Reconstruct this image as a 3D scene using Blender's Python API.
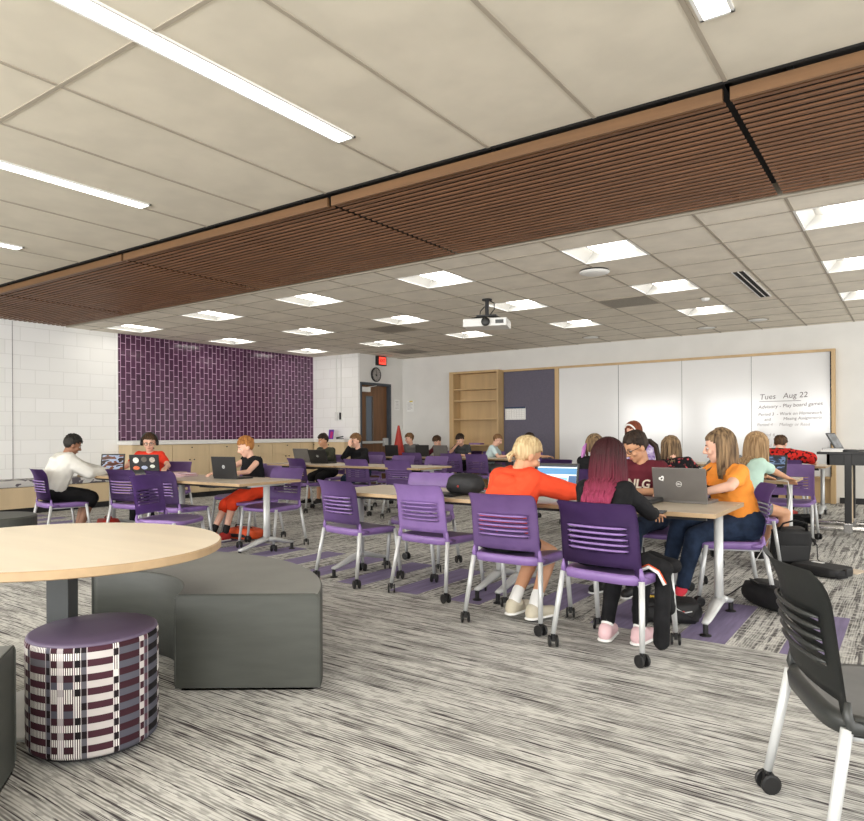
import bpy, bmesh, math, random
from mathutils import Vector, Matrix, Euler, noise
PI=math.pi
for o in list(bpy.data.objects): bpy.data.objects.remove(o)
SC=bpy.context.scene; COL=SC.collection

# ------------------------------------------------------------------ camera, world, exposure
A=math.radians(35.07); ROLL=.005
cd=bpy.data.cameras.new('camera'); cam=bpy.data.objects.new('camera',cd); COL.objects.link(cam)
cd.sensor_width=36; cd.lens=688/864*36; cd.shift_y=23.2/864; cd.clip_start=.05
r_=Vector((math.cos(A),math.sin(A),-ROLL)).normalized(); f_=Vector((-math.sin(A),math.cos(A),0)); u_=r_.cross(f_)
M=Matrix.Identity(4)
for i in range(3): M[i][0]=r_[i]; M[i][1]=u_[i]; M[i][2]=-f_[i]
M[2][3]=1.22; cam.matrix_world=M; SC.camera=cam
SC.view_settings.view_transform='Standard'; SC.view_settings.look='None'; SC.view_settings.gamma=1
SC.view_settings.use_curve_mapping=False; SC.view_settings.exposure=0.7
W=bpy.data.worlds.new('world'); SC.world=W; W.use_nodes=True
W.node_tree.nodes['Background'].inputs[0].default_value=(.9,.93,1,1); W.node_tree.nodes['Background'].inputs[1].default_value=.3
TROFFER=5.5; SLOT=9.0
def fill_lamp(loc,rot,sx,sy,e):
    l=bpy.data.lights.new('fill_light','AREA'); l.shape='RECTANGLE'; l.size=sx; l.size_y=sy; l.energy=e; l.color=(1,.99,.97)
    o=bpy.data.objects.new('fill_light',l); COL.objects.link(o); o.location=loc; o.rotation_euler=rot
fill_lamp((4.3,4.7,1.77),(0,PI/2,0),1.9,16,430); fill_lamp((-4.2,-4.1,1.77),(PI/2,0,0),13.6,1.9,900)   # added fill lamps at made-up windows, brightening ceiling and chair backs

# ------------------------------------------------------------------ helpers
WS=bpy.data.scenes.new('work')   # scratch scene for evaluating remeshed shapes; removed at the end
def lin(c): return tuple((x/12.92 if x<=.04045 else ((x+.055)/1.055)**2.4) for x in [v/255 for v in c])+(1,)
class NT:
    def __init__(s,m): s.t=m.node_tree; s.b=s.t.nodes['Principled BSDF']
    def n(s,ty,**k):
        q=s.t.nodes.new(ty)
        for a,v in k.items(): setattr(q,a,v)
        return q
    def l(s,a,b): s.t.links.new(a,b)
def base_mat(name,col,rough=.5,metal=0,spec=None):
    m=bpy.data.materials.new(name); m.use_nodes=True; b=m.node_tree.nodes['Principled BSDF']
    b.inputs['Base Color'].default_value=lin(col); b.inputs['Roughness'].default_value=rough; b.inputs['Metallic'].default_value=metal
    if spec is not None: b.inputs['Specular IOR Level'].default_value=spec
    return m
def mat(name,col,rough=.5,metal=0,var=.12,scale=8,bump=0,bscale=200,spec=None,stretch=(1,1,1),col2=None,detail=3):
    """plain surface with procedural noise colour variation and bump"""
    m=base_mat(name,col,rough,metal,spec); t=NT(m)
    tc=t.n('ShaderNodeTexCoord'); mp=t.n('ShaderNodeMapping'); mp.inputs['Scale'].default_value=stretch; t.l(tc.outputs['Object'],mp.inputs[0])
    nz=t.n('ShaderNodeTexNoise'); nz.inputs['Scale'].default_value=scale; nz.inputs['Detail'].default_value=detail; t.l(mp.outputs[0],nz.inputs['Vector'])
    rp=t.n('ShaderNodeValToRGB'); c=lin(col)
    if col2: c2=lin(col2); e0,e1=c,c2
    else: e0=tuple(x*(1-var) for x in c[:3])+(1,); e1=tuple(min(1,x*(1+var)) for x in c[:3])+(1,)
    rp.color_ramp.elements[0].position=.35; rp.color_ramp.elements[1].position=.65
    rp.color_ramp.elements[0].color=e0; rp.color_ramp.elements[1].color=e1
    t.l(nz.outputs[0],rp.inputs[0]); t.l(rp.outputs[0],t.b.inputs['Base Color'])
    if bump:
        n2=t.n('ShaderNodeTexNoise'); n2.inputs['Scale'].default_value=bscale; t.l(mp.outputs[0],n2.inputs['Vector'])
        bp=t.n('ShaderNodeBump'); bp.inputs['Strength'].default_value=bump; bp.inputs['Distance'].default_value=.002
        t.l(n2.outputs[0],bp.inputs['Height']); t.l(bp.outputs[0],t.b.inputs['Normal'])
    return m
def emat(name,col,strength):
    m=base_mat(name,col,.4); b=m.node_tree.nodes['Principled BSDF']
    b.inputs['Emission Color'].default_value=lin(col); b.inputs['Emission Strength'].default_value=strength
    return m
def smooth(me,flag=True):
    for p in me.polygons: p.use_smooth=flag
def obj(name,bm,m=None,parent=None,sm=False,loc=None,rot=None):
    me=bpy.data.meshes.new(name); bmesh.ops.recalc_face_normals(bm,faces=bm.faces[:]); bm.to_mesh(me); bm.free()
    if sm: smooth(me)
    if m:
        for q in (m if isinstance(m,(list,tuple)) else [m]): me.materials.append(q)
    o=bpy.data.objects.new(name,me); COL.objects.link(o)
    if parent: o.parent=parent
    if loc: o.location=loc
    if rot: o.rotation_euler=rot
    return o
def thing(name,label,cat,loc=(0,0,0),rz=0,group=None):
    o=bpy.data.objects.new(name,None); o.empty_display_size=.1; COL.objects.link(o); o.location=loc; o.rotation_euler=(0,0,rz); return tag(o,label,cat,group)
def tag(o,label,cat,group=None,kind=None):
    if label: o['label']=label
    if cat: o['category']=cat
    if group: o['group']=group
    if kind: o['kind']=kind
    return o
def struct(o): o['kind']='structure'; return o
def copy_tree(o,parent=None):
    c=o.copy(); COL.objects.link(c)
    if parent: c.parent=parent
    for ch in [x for x in ALLCH(o)]: copy_tree(ch,c)
    return c
def ALLCH(o): return list(o.children)
def NB(): return bmesh.new()
def wdg():
    with bpy.context.temp_override(scene=WS,view_layer=WS.view_layers[0]): return bpy.context.evaluated_depsgraph_get()
def box(bm,x0,x1,y0,y1,z0,z1,mi=0,bev=0):
    vs=[bm.verts.new((x,y,z)) for z in (z0,z1) for y in (y0,y1) for x in (x0,x1)]
    fs=[bm.faces.new([vs[i] for i in q]) for q in ((0,2,3,1),(4,5,7,6),(0,1,5,4),(2,6,7,3),(0,4,6,2),(1,3,7,5))]
    for f in fs: f.material_index=mi
    if bev>0:
        es=list({e for f in fs for e in f.edges}); bmesh.ops.bevel(bm,geom=es,offset=bev,segments=2,profile=.7,affect='EDGES')
    return fs
def rbox(bm,c,size,R=None,mi=0,bev=0):
    """box centred at c with rotation matrix R"""
    t=bmesh.new(); x,y,z=[s/2 for s in size]; box(t,-x,x,-y,y,-z,z,mi,bev); R=R or Matrix.Identity(3)
    merge(bm,t,R.to_4x4(),c)
def merge(bm,t,R4,c=(0,0,0)):
    mp={}
    c=Vector(c)
    for v in t.verts: mp[v]=bm.verts.new((R4@v.co)+c)
    for f in t.faces:
        try: nf=bm.faces.new([mp[v] for v in f.verts]); nf.material_index=f.material_index; nf.smooth=f.smooth
        except ValueError: pass
    t.free()
def frame_of(d):
    d=d.normalized(); a=Vector((0,0,1)) if abs(d.z)<.9 else Vector((1,0,0)); x=d.cross(a).normalized(); y=d.cross(x).normalized(); return x,y
def sweep(bm,pts,radii,seg=8,cap=True,flat=1.0,mi=0,upv=None):
    pts=[Vector(p) for p in pts]; n=len(pts); rings=[]; px=None
    if not isinstance(radii,(list,tuple)): radii=[radii]*n
    for i,p in enumerate(pts):
        d=(pts[min(i+1,n-1)]-pts[max(i-1,0)])
        if d.length<1e-6: d=Vector((0,0,1))
        d.normalize()
        if upv is not None and px is None:
            x=d.cross(Vector(upv)).normalized(); 
        elif px is None: x,_=frame_of(d)
        else: x=(px-d*px.dot(d)); x=x.normalized() if x.length>1e-6 else frame_of(d)[0]
        px=x; y=d.cross(x).normalized()
        rings.append([bm.verts.new(p+(x*math.cos(2*PI*k/seg)+y*math.sin(2*PI*k/seg)*flat)*radii[i]) for k in range(seg)])
    for a,b in zip(rings,rings[1:]):
        for k in range(seg):
            f=bm.faces.new((a[k],a[(k+1)%seg],b[(k+1)%seg],b[k])); f.material_index=mi
    if cap:
        bm.faces.new(rings[0][::-1]).material_index=mi; bm.faces.new(rings[-1]).material_index=mi
def tube(bm,a,b,r,r2=None,seg=12,mi=0): sweep(bm,[a,b],[r,r if r2 is None else r2],seg,mi=mi)
def lathe(bm,prof,c=(0,0,0),seg=32,axis='Z',mi=0,sx=1,sy=1):
    rings=[]
    for r,z in prof:
        rings.append([bm.verts.new((c[0]+r*sx*math.cos(2*PI*k/seg),c[1]+r*sy*math.sin(2*PI*k/seg),c[2]+z)) for k in range(seg)])
    for a,b in zip(rings,rings[1:]):
        for k in range(seg): bm.faces.new((a[k],a[(k+1)%seg],b[(k+1)%seg],b[k])).material_index=mi
    bm.faces.new(rings[0][::-1]).material_index=mi; bm.faces.new(rings[-1]).material_index=mi
def caps(bm,a,b,ra,rb,seg=12):
    a=Vector(a); b=Vector(b); d=b-a
    if d.length<1e-5: d=Vector((0,0,1e-4)); b=a+d
    d.normalize(); P=[];R=[]
    for k in range(4): t=PI/2*(1-k/4)-.0; P.append(a-d*ra*math.sin(t)); R.append(max(ra*math.cos(t),.0008))
    P.append(a);R.append(ra);P.append(b);R.append(rb)
    for k in range(1,5): t=PI/2*k/4; P.append(b+d*rb*math.sin(t)); R.append(max(rb*math.cos(t),.0008))
    x,y=frame_of(d); rings=[[bm.verts.new(p+(x*math.cos(2*PI*k/seg)+y*math.sin(2*PI*k/seg))*r) for k in range(seg)] for p,r in zip(P,R)]
    for p,q in zip(rings,rings[1:]):
        for k in range(seg): bm.faces.new((p[k],q[k],q[(k+1)%seg],p[(k+1)%seg]))
    bm.faces.new(rings[0]); bm.faces.new(rings[-1][::-1])
def ell(bm,c,rad,R=None,u=16,v=10):
    t=bmesh.new(); bmesh.ops.create_uvsphere(t,u_segments=u,v_segments=v,radius=1)
    for q in t.verts: q.co=Vector((q.co.x*rad[0],q.co.y*rad[1],q.co.z*rad[2]))
    merge(bm,t,(R or Matrix.Identity(3)).to_4x4(),c)
def grid_quad(bm,x0,x1,y0,y1,z,mi=0):
    f=bm.faces.new([bm.verts.new(p) for p in ((x0,y0,z),(x1,y0,z),(x1,y1,z),(x0,y1,z))]); f.material_index=mi; return f
def fuse(name,bm,m,parent,voxel=.01,sm=4,noise_amp=0,nscale=6):
    me=bpy.data.meshes.new(name); bmesh.ops.recalc_face_normals(bm,faces=bm.faces[:]); bm.to_mesh(me); bm.free()
    t=bpy.data.objects.new('tmp',me); WS.collection.objects.link(t)
    q=t.modifiers.new('r','REMESH'); q.mode='VOXEL'; q.voxel_size=voxel; q.use_smooth_shade=True
    s=t.modifiers.new('s','SMOOTH'); s.factor=.5; s.iterations=sm
    dg=wdg(); ev=t.evaluated_get(dg); m2=bpy.data.meshes.new_from_object(ev); m2.name=name
    bpy.data.objects.remove(t); bpy.data.meshes.remove(me)
    if noise_amp:
        for v in m2.vertices:
            k=noise.noise(v.co*nscale)*noise_amp+noise.noise(v.co*nscale*2.7+Vector((3,1,9)))*noise_amp*.5; v.co+=v.normal*k
    smooth(m2); m2.materials.clear(); m2.materials.append(m)
    o=bpy.data.objects.new(name,m2); COL.objects.link(o)
    if parent: o.parent=parent
    return o
def text(name,s,size,m,parent,M4,ext=.0004,align='LEFT',shear=0,bold=0):
    cu=bpy.data.curves.new(name,'FONT'); cu.body=s; cu.size=size; cu.extrude=ext; cu.align_x=align; cu.align_y='CENTER'; cu.shear=shear; cu.offset=bold; cu.resolution_u=3
    t=bpy.data.objects.new('tmp',cu); WS.collection.objects.link(t); dg=wdg()
    me=bpy.data.meshes.new_from_object(t.evaluated_get(dg)); bpy.data.objects.remove(t); me.name=name
    me.transform(M4); me.materials.clear(); me.materials.append(m); o=bpy.data.objects.new(name,me); COL.objects.link(o)
    if parent: o.parent=parent
    return o

# ------------------------------------------------------------------ materials
M_ceil=mat('ceiling_tile',(204,197,181),.9,var=.05,scale=3,bump=.25,bscale=260)
M_ceil2=mat('acoustic_tile',(226,219,205),.9,var=.06,scale=4,bump=.3,bscale=220)
M_tbar=mat('grid_metal',(160,151,136),.6,var=.03)
M_wall=mat('painted_plaster',(222,221,217),.85,var=.03,scale=2,bump=.1)
M_white=mat('white_metal',(225,225,222),.4,var=.02)
M_black=mat('black_plastic',(22,22,23),.45,var=.2)
M_rubber=mat('black_rubber',(14,14,15),.55,var=.2)
M_leg=mat('silver_paint',(196,198,198),.38,metal=.25,var=.04)
M_dgrey=mat('dark_grey_metal',(70,72,72),.4,metal=.3,var=.05)
M_col=mat('brushed_column',(120,122,120),.35,metal=.6,var=.06)
M_purple=mat('purple_plastic',(126,98,154),.42,var=.05,scale=12,bump=.15,bscale=500)
M_chblk=mat('charcoal_plastic',(44,46,45),.42,var=.08,scale=12,bump=.15,bscale=500)
M_seatgrey=mat('grey_plastic_seat',(104,104,104),.55,var=.08)
M_cab=mat('maple_cabinet',(206,184,148),.45,var=.07,scale=5,stretch=(1,1,.12),detail=6)
M_shelf=mat('oak_shelving',(192,162,118),.45,var=.08,scale=6,stretch=(1,1,.1),detail=6)
M_top=mat('maple_laminate',(203,190,170),.35,var=.05,scale=7,stretch=(.12,1,1),detail=6)
M_rtop=mat('light_maple_laminate',(222,209,186),.33,var=.06,scale=5,stretch=(.12,1,1),detail=6)
M_edge=mat('wood_edge_band',(168,142,108),.45,var=.08,scale=10)
M_counter=mat('white_counter',(226,224,220),.35,var=.02)
M_slat=mat('walnut_slat',(116,80,54),.5,var=.22,scale=4,stretch=(.35,6,6),detail=5)
M_fascia=mat('walnut_fascia',(108,78,50),.45,var=.12,scale=4,stretch=(.3,6,6),detail=5)
M_void=mat('black_plenum',(10,8,7),.9,var=.1)
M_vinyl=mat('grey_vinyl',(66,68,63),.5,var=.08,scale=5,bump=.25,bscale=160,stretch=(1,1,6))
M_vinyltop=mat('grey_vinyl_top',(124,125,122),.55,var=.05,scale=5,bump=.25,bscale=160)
M_wb=mat('whiteboard_enamel',(222,222,222),.13,var=.02,scale=1)
M_tack=mat('purple_tackboard',(98,94,108),.9,var=.06,scale=30,bump=.5,bscale=400)
M_doorwood=mat('walnut_door',(112,78,50),.45,var=.2,scale=5,stretch=(3,3,.25),detail=6)
M_doorframe=mat('slate_door_frame',(62,68,76),.45,var=.04)
M_base=mat('black_baseboard',(28,28,30),.5,var=.1)
M_paper=mat('white_paper',(235,235,232),.8,var=.02)
M_ink=mat('marker_ink',(104,96,98),.7,var=.1)
M_ink2=mat('faded_marker_ink',(158,152,153),.7,var=.1)
M_red=mat('red_plastic',(160,42,30),.5,var=.1)
M_orangebag=mat('orange_nylon',(220,84,36),.6,var=.1)
M_bag=mat('black_nylon',(20,20,22),.65,var=.35,scale=14,bump=.5,bscale=90)
M_chrome=mat('chrome',(200,200,200),.2,metal=1,var=.03)
M_glass=base_mat('dark_pane',(96,108,122),.08,0)

def mathn(t,op,a,b=None,clamp=False):
    q=t.n('ShaderNodeMath',operation=op); q.use_clamp=clamp
    for i,v in enumerate((a,b)):
        if v is None: continue
        if isinstance(v,(int,float)): q.inputs[i].default_value=v
        else: t.l(v,q.inputs[i])
    return q.outputs[0]
def mixc(t,f,a,b):
    q=t.n('ShaderNodeMix',data_type='RGBA')
    if isinstance(f,(int,float)): q.inputs[0].default_value=f
    else: t.l(f,q.inputs[0])
    for i,v in ((6,a),(7,b)):
        if isinstance(v,tuple): q.inputs[i].default_value=v
        else: t.l(v,q.inputs[i])
    return q.outputs[2]
def nzn(t,vec,scale,sc=(1,1,1),detail=2,rough=.5):
    mp=t.n('ShaderNodeMapping'); mp.inputs['Scale'].default_value=sc; t.l(vec,mp.inputs[0])
    q=t.n('ShaderNodeTexNoise'); q.inputs['Scale'].default_value=scale; q.inputs['Detail'].default_value=detail; q.inputs['Roughness'].default_value=rough; t.l(mp.outputs[0],q.inputs[0]); return q.outputs[0]
def rampn(t,v,a,b):
    q=t.n('ShaderNodeMapRange'); q.inputs['From Min'].default_value=a; q.inputs['From Max'].default_value=b; t.l(v,q.inputs[0]); return q.outputs[0]
def carpet(name,near):
    m=base_mat(name,(150,150,145),.95,spec=.1); t=NT(m); g=t.n('ShaderNodeNewGeometry').outputs['Position']
    # stripe direction: along X in the near zone, along Y in the far one
    S=(lambda a,b:(a,b,1)) if near else (lambda a,b:(b,a,1))
    sp=t.n('ShaderNodeSeparateXYZ'); t.l(g,sp.inputs[0]); across=sp.outputs[1 if near else 0]
    wob=nzn(t,g,1,S(1.2,5),2)
    sn=mathn(t,'SINE',mathn(t,'ADD',mathn(t,'MULTIPLY',across,2*PI/.0145),mathn(t,'MULTIPLY',wob,14)))
    msk=rampn(t,nzn(t,g,1,S(2.4,16),2,.6),.42,.58)
    fine=rampn(t,mathn(t,'ADD',sn,mathn(t,'MULTIPLY',msk,1.5)),-.5,1.2)
    dash=rampn(t,nzn(t,g,1,S(14,70),1,.5),.52,.60)
    broad=rampn(t,nzn(t,g,1,S(1.6,9),3,.6),.36,.64)
    dark=rampn(t,nzn(t,g,1,S(2.2,85) if near else S(1.4,34),2,.6),*((.57,.61) if near else (.54,.57)))
    c=mixc(t,fine,lin((92,90,88)),lin((190,189,184)))
    c=mixc(t,mathn(t,'MULTIPLY',broad,.6),c,lin((212,211,206)))
    c=mixc(t,mathn(t,'MULTIPLY',dash,.5),c,lin((126,124,120)))
    c=mixc(t,mathn(t,'MULTIPLY',dark,.9 if near else .7),c,lin((44,36,42)))
    if not near:
        bk=t.n('ShaderNodeTexBrick'); mp=t.n('ShaderNodeMapping'); mp.inputs['Rotation'].default_value=(0,0,PI/2); t.l(g,mp.inputs[0]); t.l(mp.outputs[0],bk.inputs[0])
        bk.inputs['Scale'].default_value=1; bk.inputs['Brick Width'].default_value=1.05; bk.inputs['Row Height'].default_value=.275; bk.inputs['Mortar Size'].default_value=0
        bk.inputs['Color1'].default_value=(.8,.8,.8,1); bk.inputs['Color2'].default_value=(1.1,1.1,1.1,1); bk.inputs['Bias'].default_value=0
        mx=t.n('ShaderNodeMix',data_type='RGBA',blend_type='MULTIPLY'); mx.inputs[0].default_value=.8; t.l(c,mx.inputs[6]); t.l(bk.outputs[0],mx.inputs[7]); c=mx.outputs[2]
        # cross dashes of the plank pattern
        cr=rampn(t,nzn(t,g,1,(14,30,1),1,.5),.52,.60); c=mixc(t,mathn(t,'MULTIPLY',cr,.45),c,lin((224,222,214)))
    t.l(c,t.b.inputs['Base Color'])
    bp=t.n('ShaderNodeBump'); bp.inputs['Strength'].default_value=.35; bp.inputs['Distance'].default_value=.004; t.l(fine,bp.inputs['Height']); t.l(bp.outputs[0],t.b.inputs['Normal'])
    return m
M_c1=carpet('striated_carpet',True); M_c2=carpet('plank_carpet',False)
M_cp=mat('purple_carpet',(130,120,150),.95,var=.12,scale=30,bump=.4,bscale=300,stretch=(1,.1,1),spec=.1)
def brickmat(name,c1,c2,mortar,bw,rh,ms,rough,plane,rot=0,bump=.4,spec=.5,dist=.004,off=.5):
    m=base_mat(name,c1,rough,spec=spec); t=NT(m); g=t.n('ShaderNodeNewGeometry').outputs['Position']
    sp=t.n('ShaderNodeSeparateXYZ'); t.l(g,sp.inputs[0]); cb=t.n('ShaderNodeCombineXYZ')
    a,b={'YZ':(1,2),'XZ':(0,2)}[plane]
    if rot: a,b=b,a
    t.l(sp.outputs[a],cb.inputs[0]); t.l(sp.outputs[b],cb.inputs[1])
    k=t.n('ShaderNodeTexBrick'); t.l(cb.outputs[0],k.inputs[0]); k.inputs['Scale'].default_value=1; k.offset=off
    k.inputs['Brick Width'].default_value=bw; k.inputs['Row Height'].default_value=rh; k.inputs['Mortar Size'].default_value=ms; k.inputs['Mortar Smooth'].default_value=.2
    k.inputs['Color1'].default_value=lin(c1); k.inputs['Color2'].default_value=lin(c2); k.inputs['Mortar'].default_value=lin(mortar)
    t.l(k.outputs[0],t.b.inputs['Base Color'])
    bp=t.n('ShaderNodeBump'); bp.invert=True; bp.inputs['Strength'].default_value=bump; bp.inputs['Distance'].default_value=dist; t.l(k.outputs[1],bp.inputs['Height']); t.l(bp.outputs[0],t.b.inputs['Normal'])
    return m
M_block=brickmat('painted_block_yz',(242,242,240),(237,237,234),(226,226,223),.46,.23,.006,.6,'YZ',dist=.006)
M_blockx=brickmat('painted_block_xz',(240,240,238),(235,235,232),(226,225,222),.46,.23,.006,.6,'XZ',dist=.006)
M_tile=brickmat('purple_glazed_tile',(86,50,78),(68,38,62),(196,160,188),.215,.1,.006,.13,'YZ',rot=1,bump=.5,dist=.003)

# ------------------------------------------------------------------ room shell
XL,XD,XR=-11.85,-10.4,4.2; YB,YF,YR=13.55,-4.0,11.9; ZC=3.07; ZN=3.14; YC=4.2
b=NB()
grid_quad(b,XL,XR,YF,YC,0,0)
cols=[(-.62-.55*k-.0,-.62-.55*k+.27) for k in range(-8,21)]
cols=[(a,c) for a,c in cols if a>XL and c<XR]; cols.sort()
x=XL
for a,c in cols:
    grid_quad(b,x,a,YC,5.24,0,1); grid_quad(b,a,c,YC,5.24,0,2); x=c
grid_quad(b,x,XR,YC,5.24,0,1); grid_quad(b,XL,XR,5.24,YB,0,1)
struct(obj('floor',b,[M_c1,M_c2,M_cp]))
def slab(name,x0,x1,y0,y1,z0,z1,m,bev=0):
    b=NB(); box(b,x0,x1,y0,y1,z0,z1,0,bev); return struct(obj(name,b,m))
slab('wall_left',XL-.15,XL,YF,YR+.15,0,3.4,M_block)
slab('wall_return',XL-.15,XD-.002,YR,YR+.048,0,3.4,M_blockx)
def fill_window_wall(name,ax,v,a0,a1,wins):
    b=NB(); 
    def bx(p,q,z0,z1):
        if ax=='x': box(b,v,v+.15,p,q,z0,z1)
        else: box(b,p,q,v-.15,v,z0,z1)
    bx(a0,a1,0,.8); bx(a0,a1,2.75,3.4); e=a0
    for p,q in wins: bx(e,p,.8,2.75); e=q
    bx(e,a1,.8,2.75); struct(obj(name,b,M_wall))
WR=[(-3.4,-.6),(0,2.8),(3.4,6.2),(7.2,9.8),(10.4,12.8)]; WF=[(-11,-8.2),(-7.4,-4.6),(-3.8,-1),(-.2,2.6)]  # unseen windows, added as openings for the fill light
fill_window_wall('wall_right','x',XR,YF,YB+.15,WR); fill_window_wall('wall_front','y',YF,XL-.15,XR+.15,WF)
n_=1
for ws,ax in ((WR,'x'),(WF,'y')):
    for p,q in ws:
        b=NB()
        for (a0,a1,z0,z1) in ((p,q,.8,.86),(p,q,2.69,2.75),(p,p+.06,.86,2.69),(q-.06,q,.86,2.69),((p+q)/2-.03,(p+q)/2+.03,.86,2.69)):
            if ax=='x': box(b,XR+.04,XR+.1,a0,a1,z0,z1)
            else: box(b,a0,a1,YF-.1,YF-.04,z0,z1)
        struct(obj('window_%d'%n_,b,M_dgrey)); n_+=1  # frames of the added, unseen windows
slab('wall_back',XD-.15,XR+.15,YB,YB+.15,0,3.4,M_wall)
# entry wall with the door opening
b=NB(); box(b,XD-.15,XD,YR+.05,12.0,0,3.4); box(b,XD-.15,XD,13.02,YB,0,3.4); box(b,XD-.15,XD,12.0,13.02,2.37,3.4)
struct(obj('wall_entry',b,M_wall))
slab('baseboard_back',-1.05,XR,YB-.012,YB,0,.1,M_base)
slab('baseboard_entry',XD,XD+.012,13.08,YB,0,.1,M_base)
slab('baseboard_left',XL,XL+.012,YF,YR,0,.1,M_base)
# ceilings
slab('ceiling_plenum',XL,XR,YF,YB,3.34,3.4,M_void)
b=NB(); box(b,XL,XR,YF,4.02,ZN,ZN+.02); struct(obj('ceiling_near',b,M_ceil))
GX=[-.83+.7045*k for k in range(-16,8)]; GY=[6.045]+[6.45+.69*k for k in range(0,11)]
LX=[-.83-2.11*k for k in range(0,6)]      # left edges of the light cells (grid index)
b=NB(); lights=[]
xs=[XL]+[x for x in GX if x>XL+.05]+[XR]; ys=GY+[YB]
for i in range(len(xs)-1):
    for j in range(len(ys)-1):
        k=round((xs[i]+.83)/.7045)
        if j in (1,4,7) and k%3==0 and i>0 and xs[i]<3 : lights.append((xs[i],xs[i+1],ys[j],ys[j+1],k)); continue
        grid_quad(b,xs[i],xs[i+1],ys[j],ys[j+1],ZC)
struct(obj('ceiling_far',b,M_ceil2))
b=NB()
for x in xs[1:-1]: box(b,x-.012,x+.012,6.045,YB,ZC-.004,ZC)
for y in ys[:-1]: box(b,XL,XR,y-.012,y+.012,ZC-.0045,ZC-.0005)
struct(obj('trim_1',b,M_tbar))
b=NB()
for k in range(-6,16):
    x=-.84-.7485*k
    if x>XL and x<XR: box(b,x-.012,x+.012,YF,4.02,ZN-.005,ZN)
for y in (1.92,-.15,-2.2): box(b,XL,XR,y-.012,y+.012,ZN-.0055,ZN-.0005)
struct(obj('trim_2',b,M_tbar))
slab('trim_3',XL,XR,6.02,6.045,ZC-.002,3.34,M_tbar)
slab('trim_4',XL,XR,4.0,4.02,ZN-.01,3.34,M_void)

# slatted walnut ceiling panels
def slat_panel(x0,x1,label):
    t=thing('slatted_ceiling_panel',label,'ceiling panel',((x0+x1)/2,5.03,3.07),0,'slatted walnut ceiling panels'); h=(x1-x0)/2
    b=NB(); 
    for k in range(25):
        y=-.90+.0745*k; box(b,-h,h,y-.0,y+.032,0,.011)
    obj('slats',b,M_slat,t)
    b=NB(); box(b,-h,h,-.965,-.94,-.012,.060); obj('fascia_board',b,M_fascia,t)
    b=NB()
    for k in (-.8,0,.8): box(b,h*k-.015,h*k+.015,-.94,.93,.012,.095)
    box(b,-h,h,-.94,.93,.1,.104); obj('backing',b,M_void,t)
names=['leftmost of the slatted walnut ceiling panels, against the block wall','second slatted walnut ceiling panel from the block wall','third slatted walnut ceiling panel from the block wall','large slatted walnut ceiling panel over the middle tables','rightmost slatted walnut ceiling panel, cut by the picture edge']
js=[XL+.02,-9.81,-6.83,-3.855,-.85,2.13]
for i in range(5): slat_panel(js[i]+.02,js[i+1]-.02,names[i])

# troffers
M_diff=emat('troffer_diffuser',(255,250,240),TROFFER); M_pan=mat('troffer_pan',(190,190,188),.5,var=.01)
M_slotd=emat('slot_diffuser',(255,251,243),SLOT)
def troffer():
    t=thing('recessed_troffer','','ceiling light',(0,0,ZC),0,'square recessed ceiling lights'); hx,hy=.352,.345
    b=NB()
    for s in (-1,1):
        box(b,s*hx-(.02 if s>0 else 0),s*hx+(.02 if s<0 else 0),-hy,hy,-.006,.002); box(b,-hx,hx,s*hy-(.02 if s>0 else 0),s*hy+(.02 if s<0 else 0),-.0065,.0015)
    obj('frame',b,M_white,t)
    b=NB(); z0,z1=0,.11; o=[(-hx,-hy),(hx,-hy),(hx,hy),(-hx,hy)]; n=[(-hx+.1,-hy+.03),(hx-.1,-hy+.03),(hx-.1,hy-.03),(-hx+.1,hy-.03)]
    A_=[b.verts.new((x,y,z0)) for x,y in o]; B_=[b.verts.new((x,y,z1)) for x,y in n]
    for k in range(4): b.faces.new((A_[k],A_[(k+1)%4],B_[(k+1)%4],B_[k]))
    b.faces.new(B_); obj('reflector_pan',b,M_pan,t)
    b=NB(); P=[]
    for k in range(9):
        a=PI*k/8; P.append((-.16*math.cos(a),.075-.055*math.sin(a)))
    rows=[[b.verts.new((x,y,z)) for x,z in P] for y in (-hy+.03,hy-.03)]
    for k in range(8): b.faces.new((rows[0][k],rows[0][k+1],rows[1][k+1],rows[1][k]))
    obj('diffuser',b,M_diff,t,True); return t
tro=troffer(); first=True
rown={1:'in nearest row',4:'in middle row',7:'in farthest row'}
coln={0:'rightmost column',-3:'column left of the slot diffuser',-6:'column just right of the projector',-9:'column just left of the projector',-12:'column in front of the door',-15:'column by the purple tiles',3:'outer right column'}
nl=0
for (x0,x1,y0,y1,k) in lights:
    j=[i for i,y in enumerate(ys) if abs(y-y0)<1e-3][0]
    o=tro if first else copy_tree(tro); first=False
    o.location=((x0+x1)/2,(y0+y1)/2,ZC); o['label']='bright square ceiling light '+rown[j]+', '+coln.get(k,'outer right column')
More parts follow.
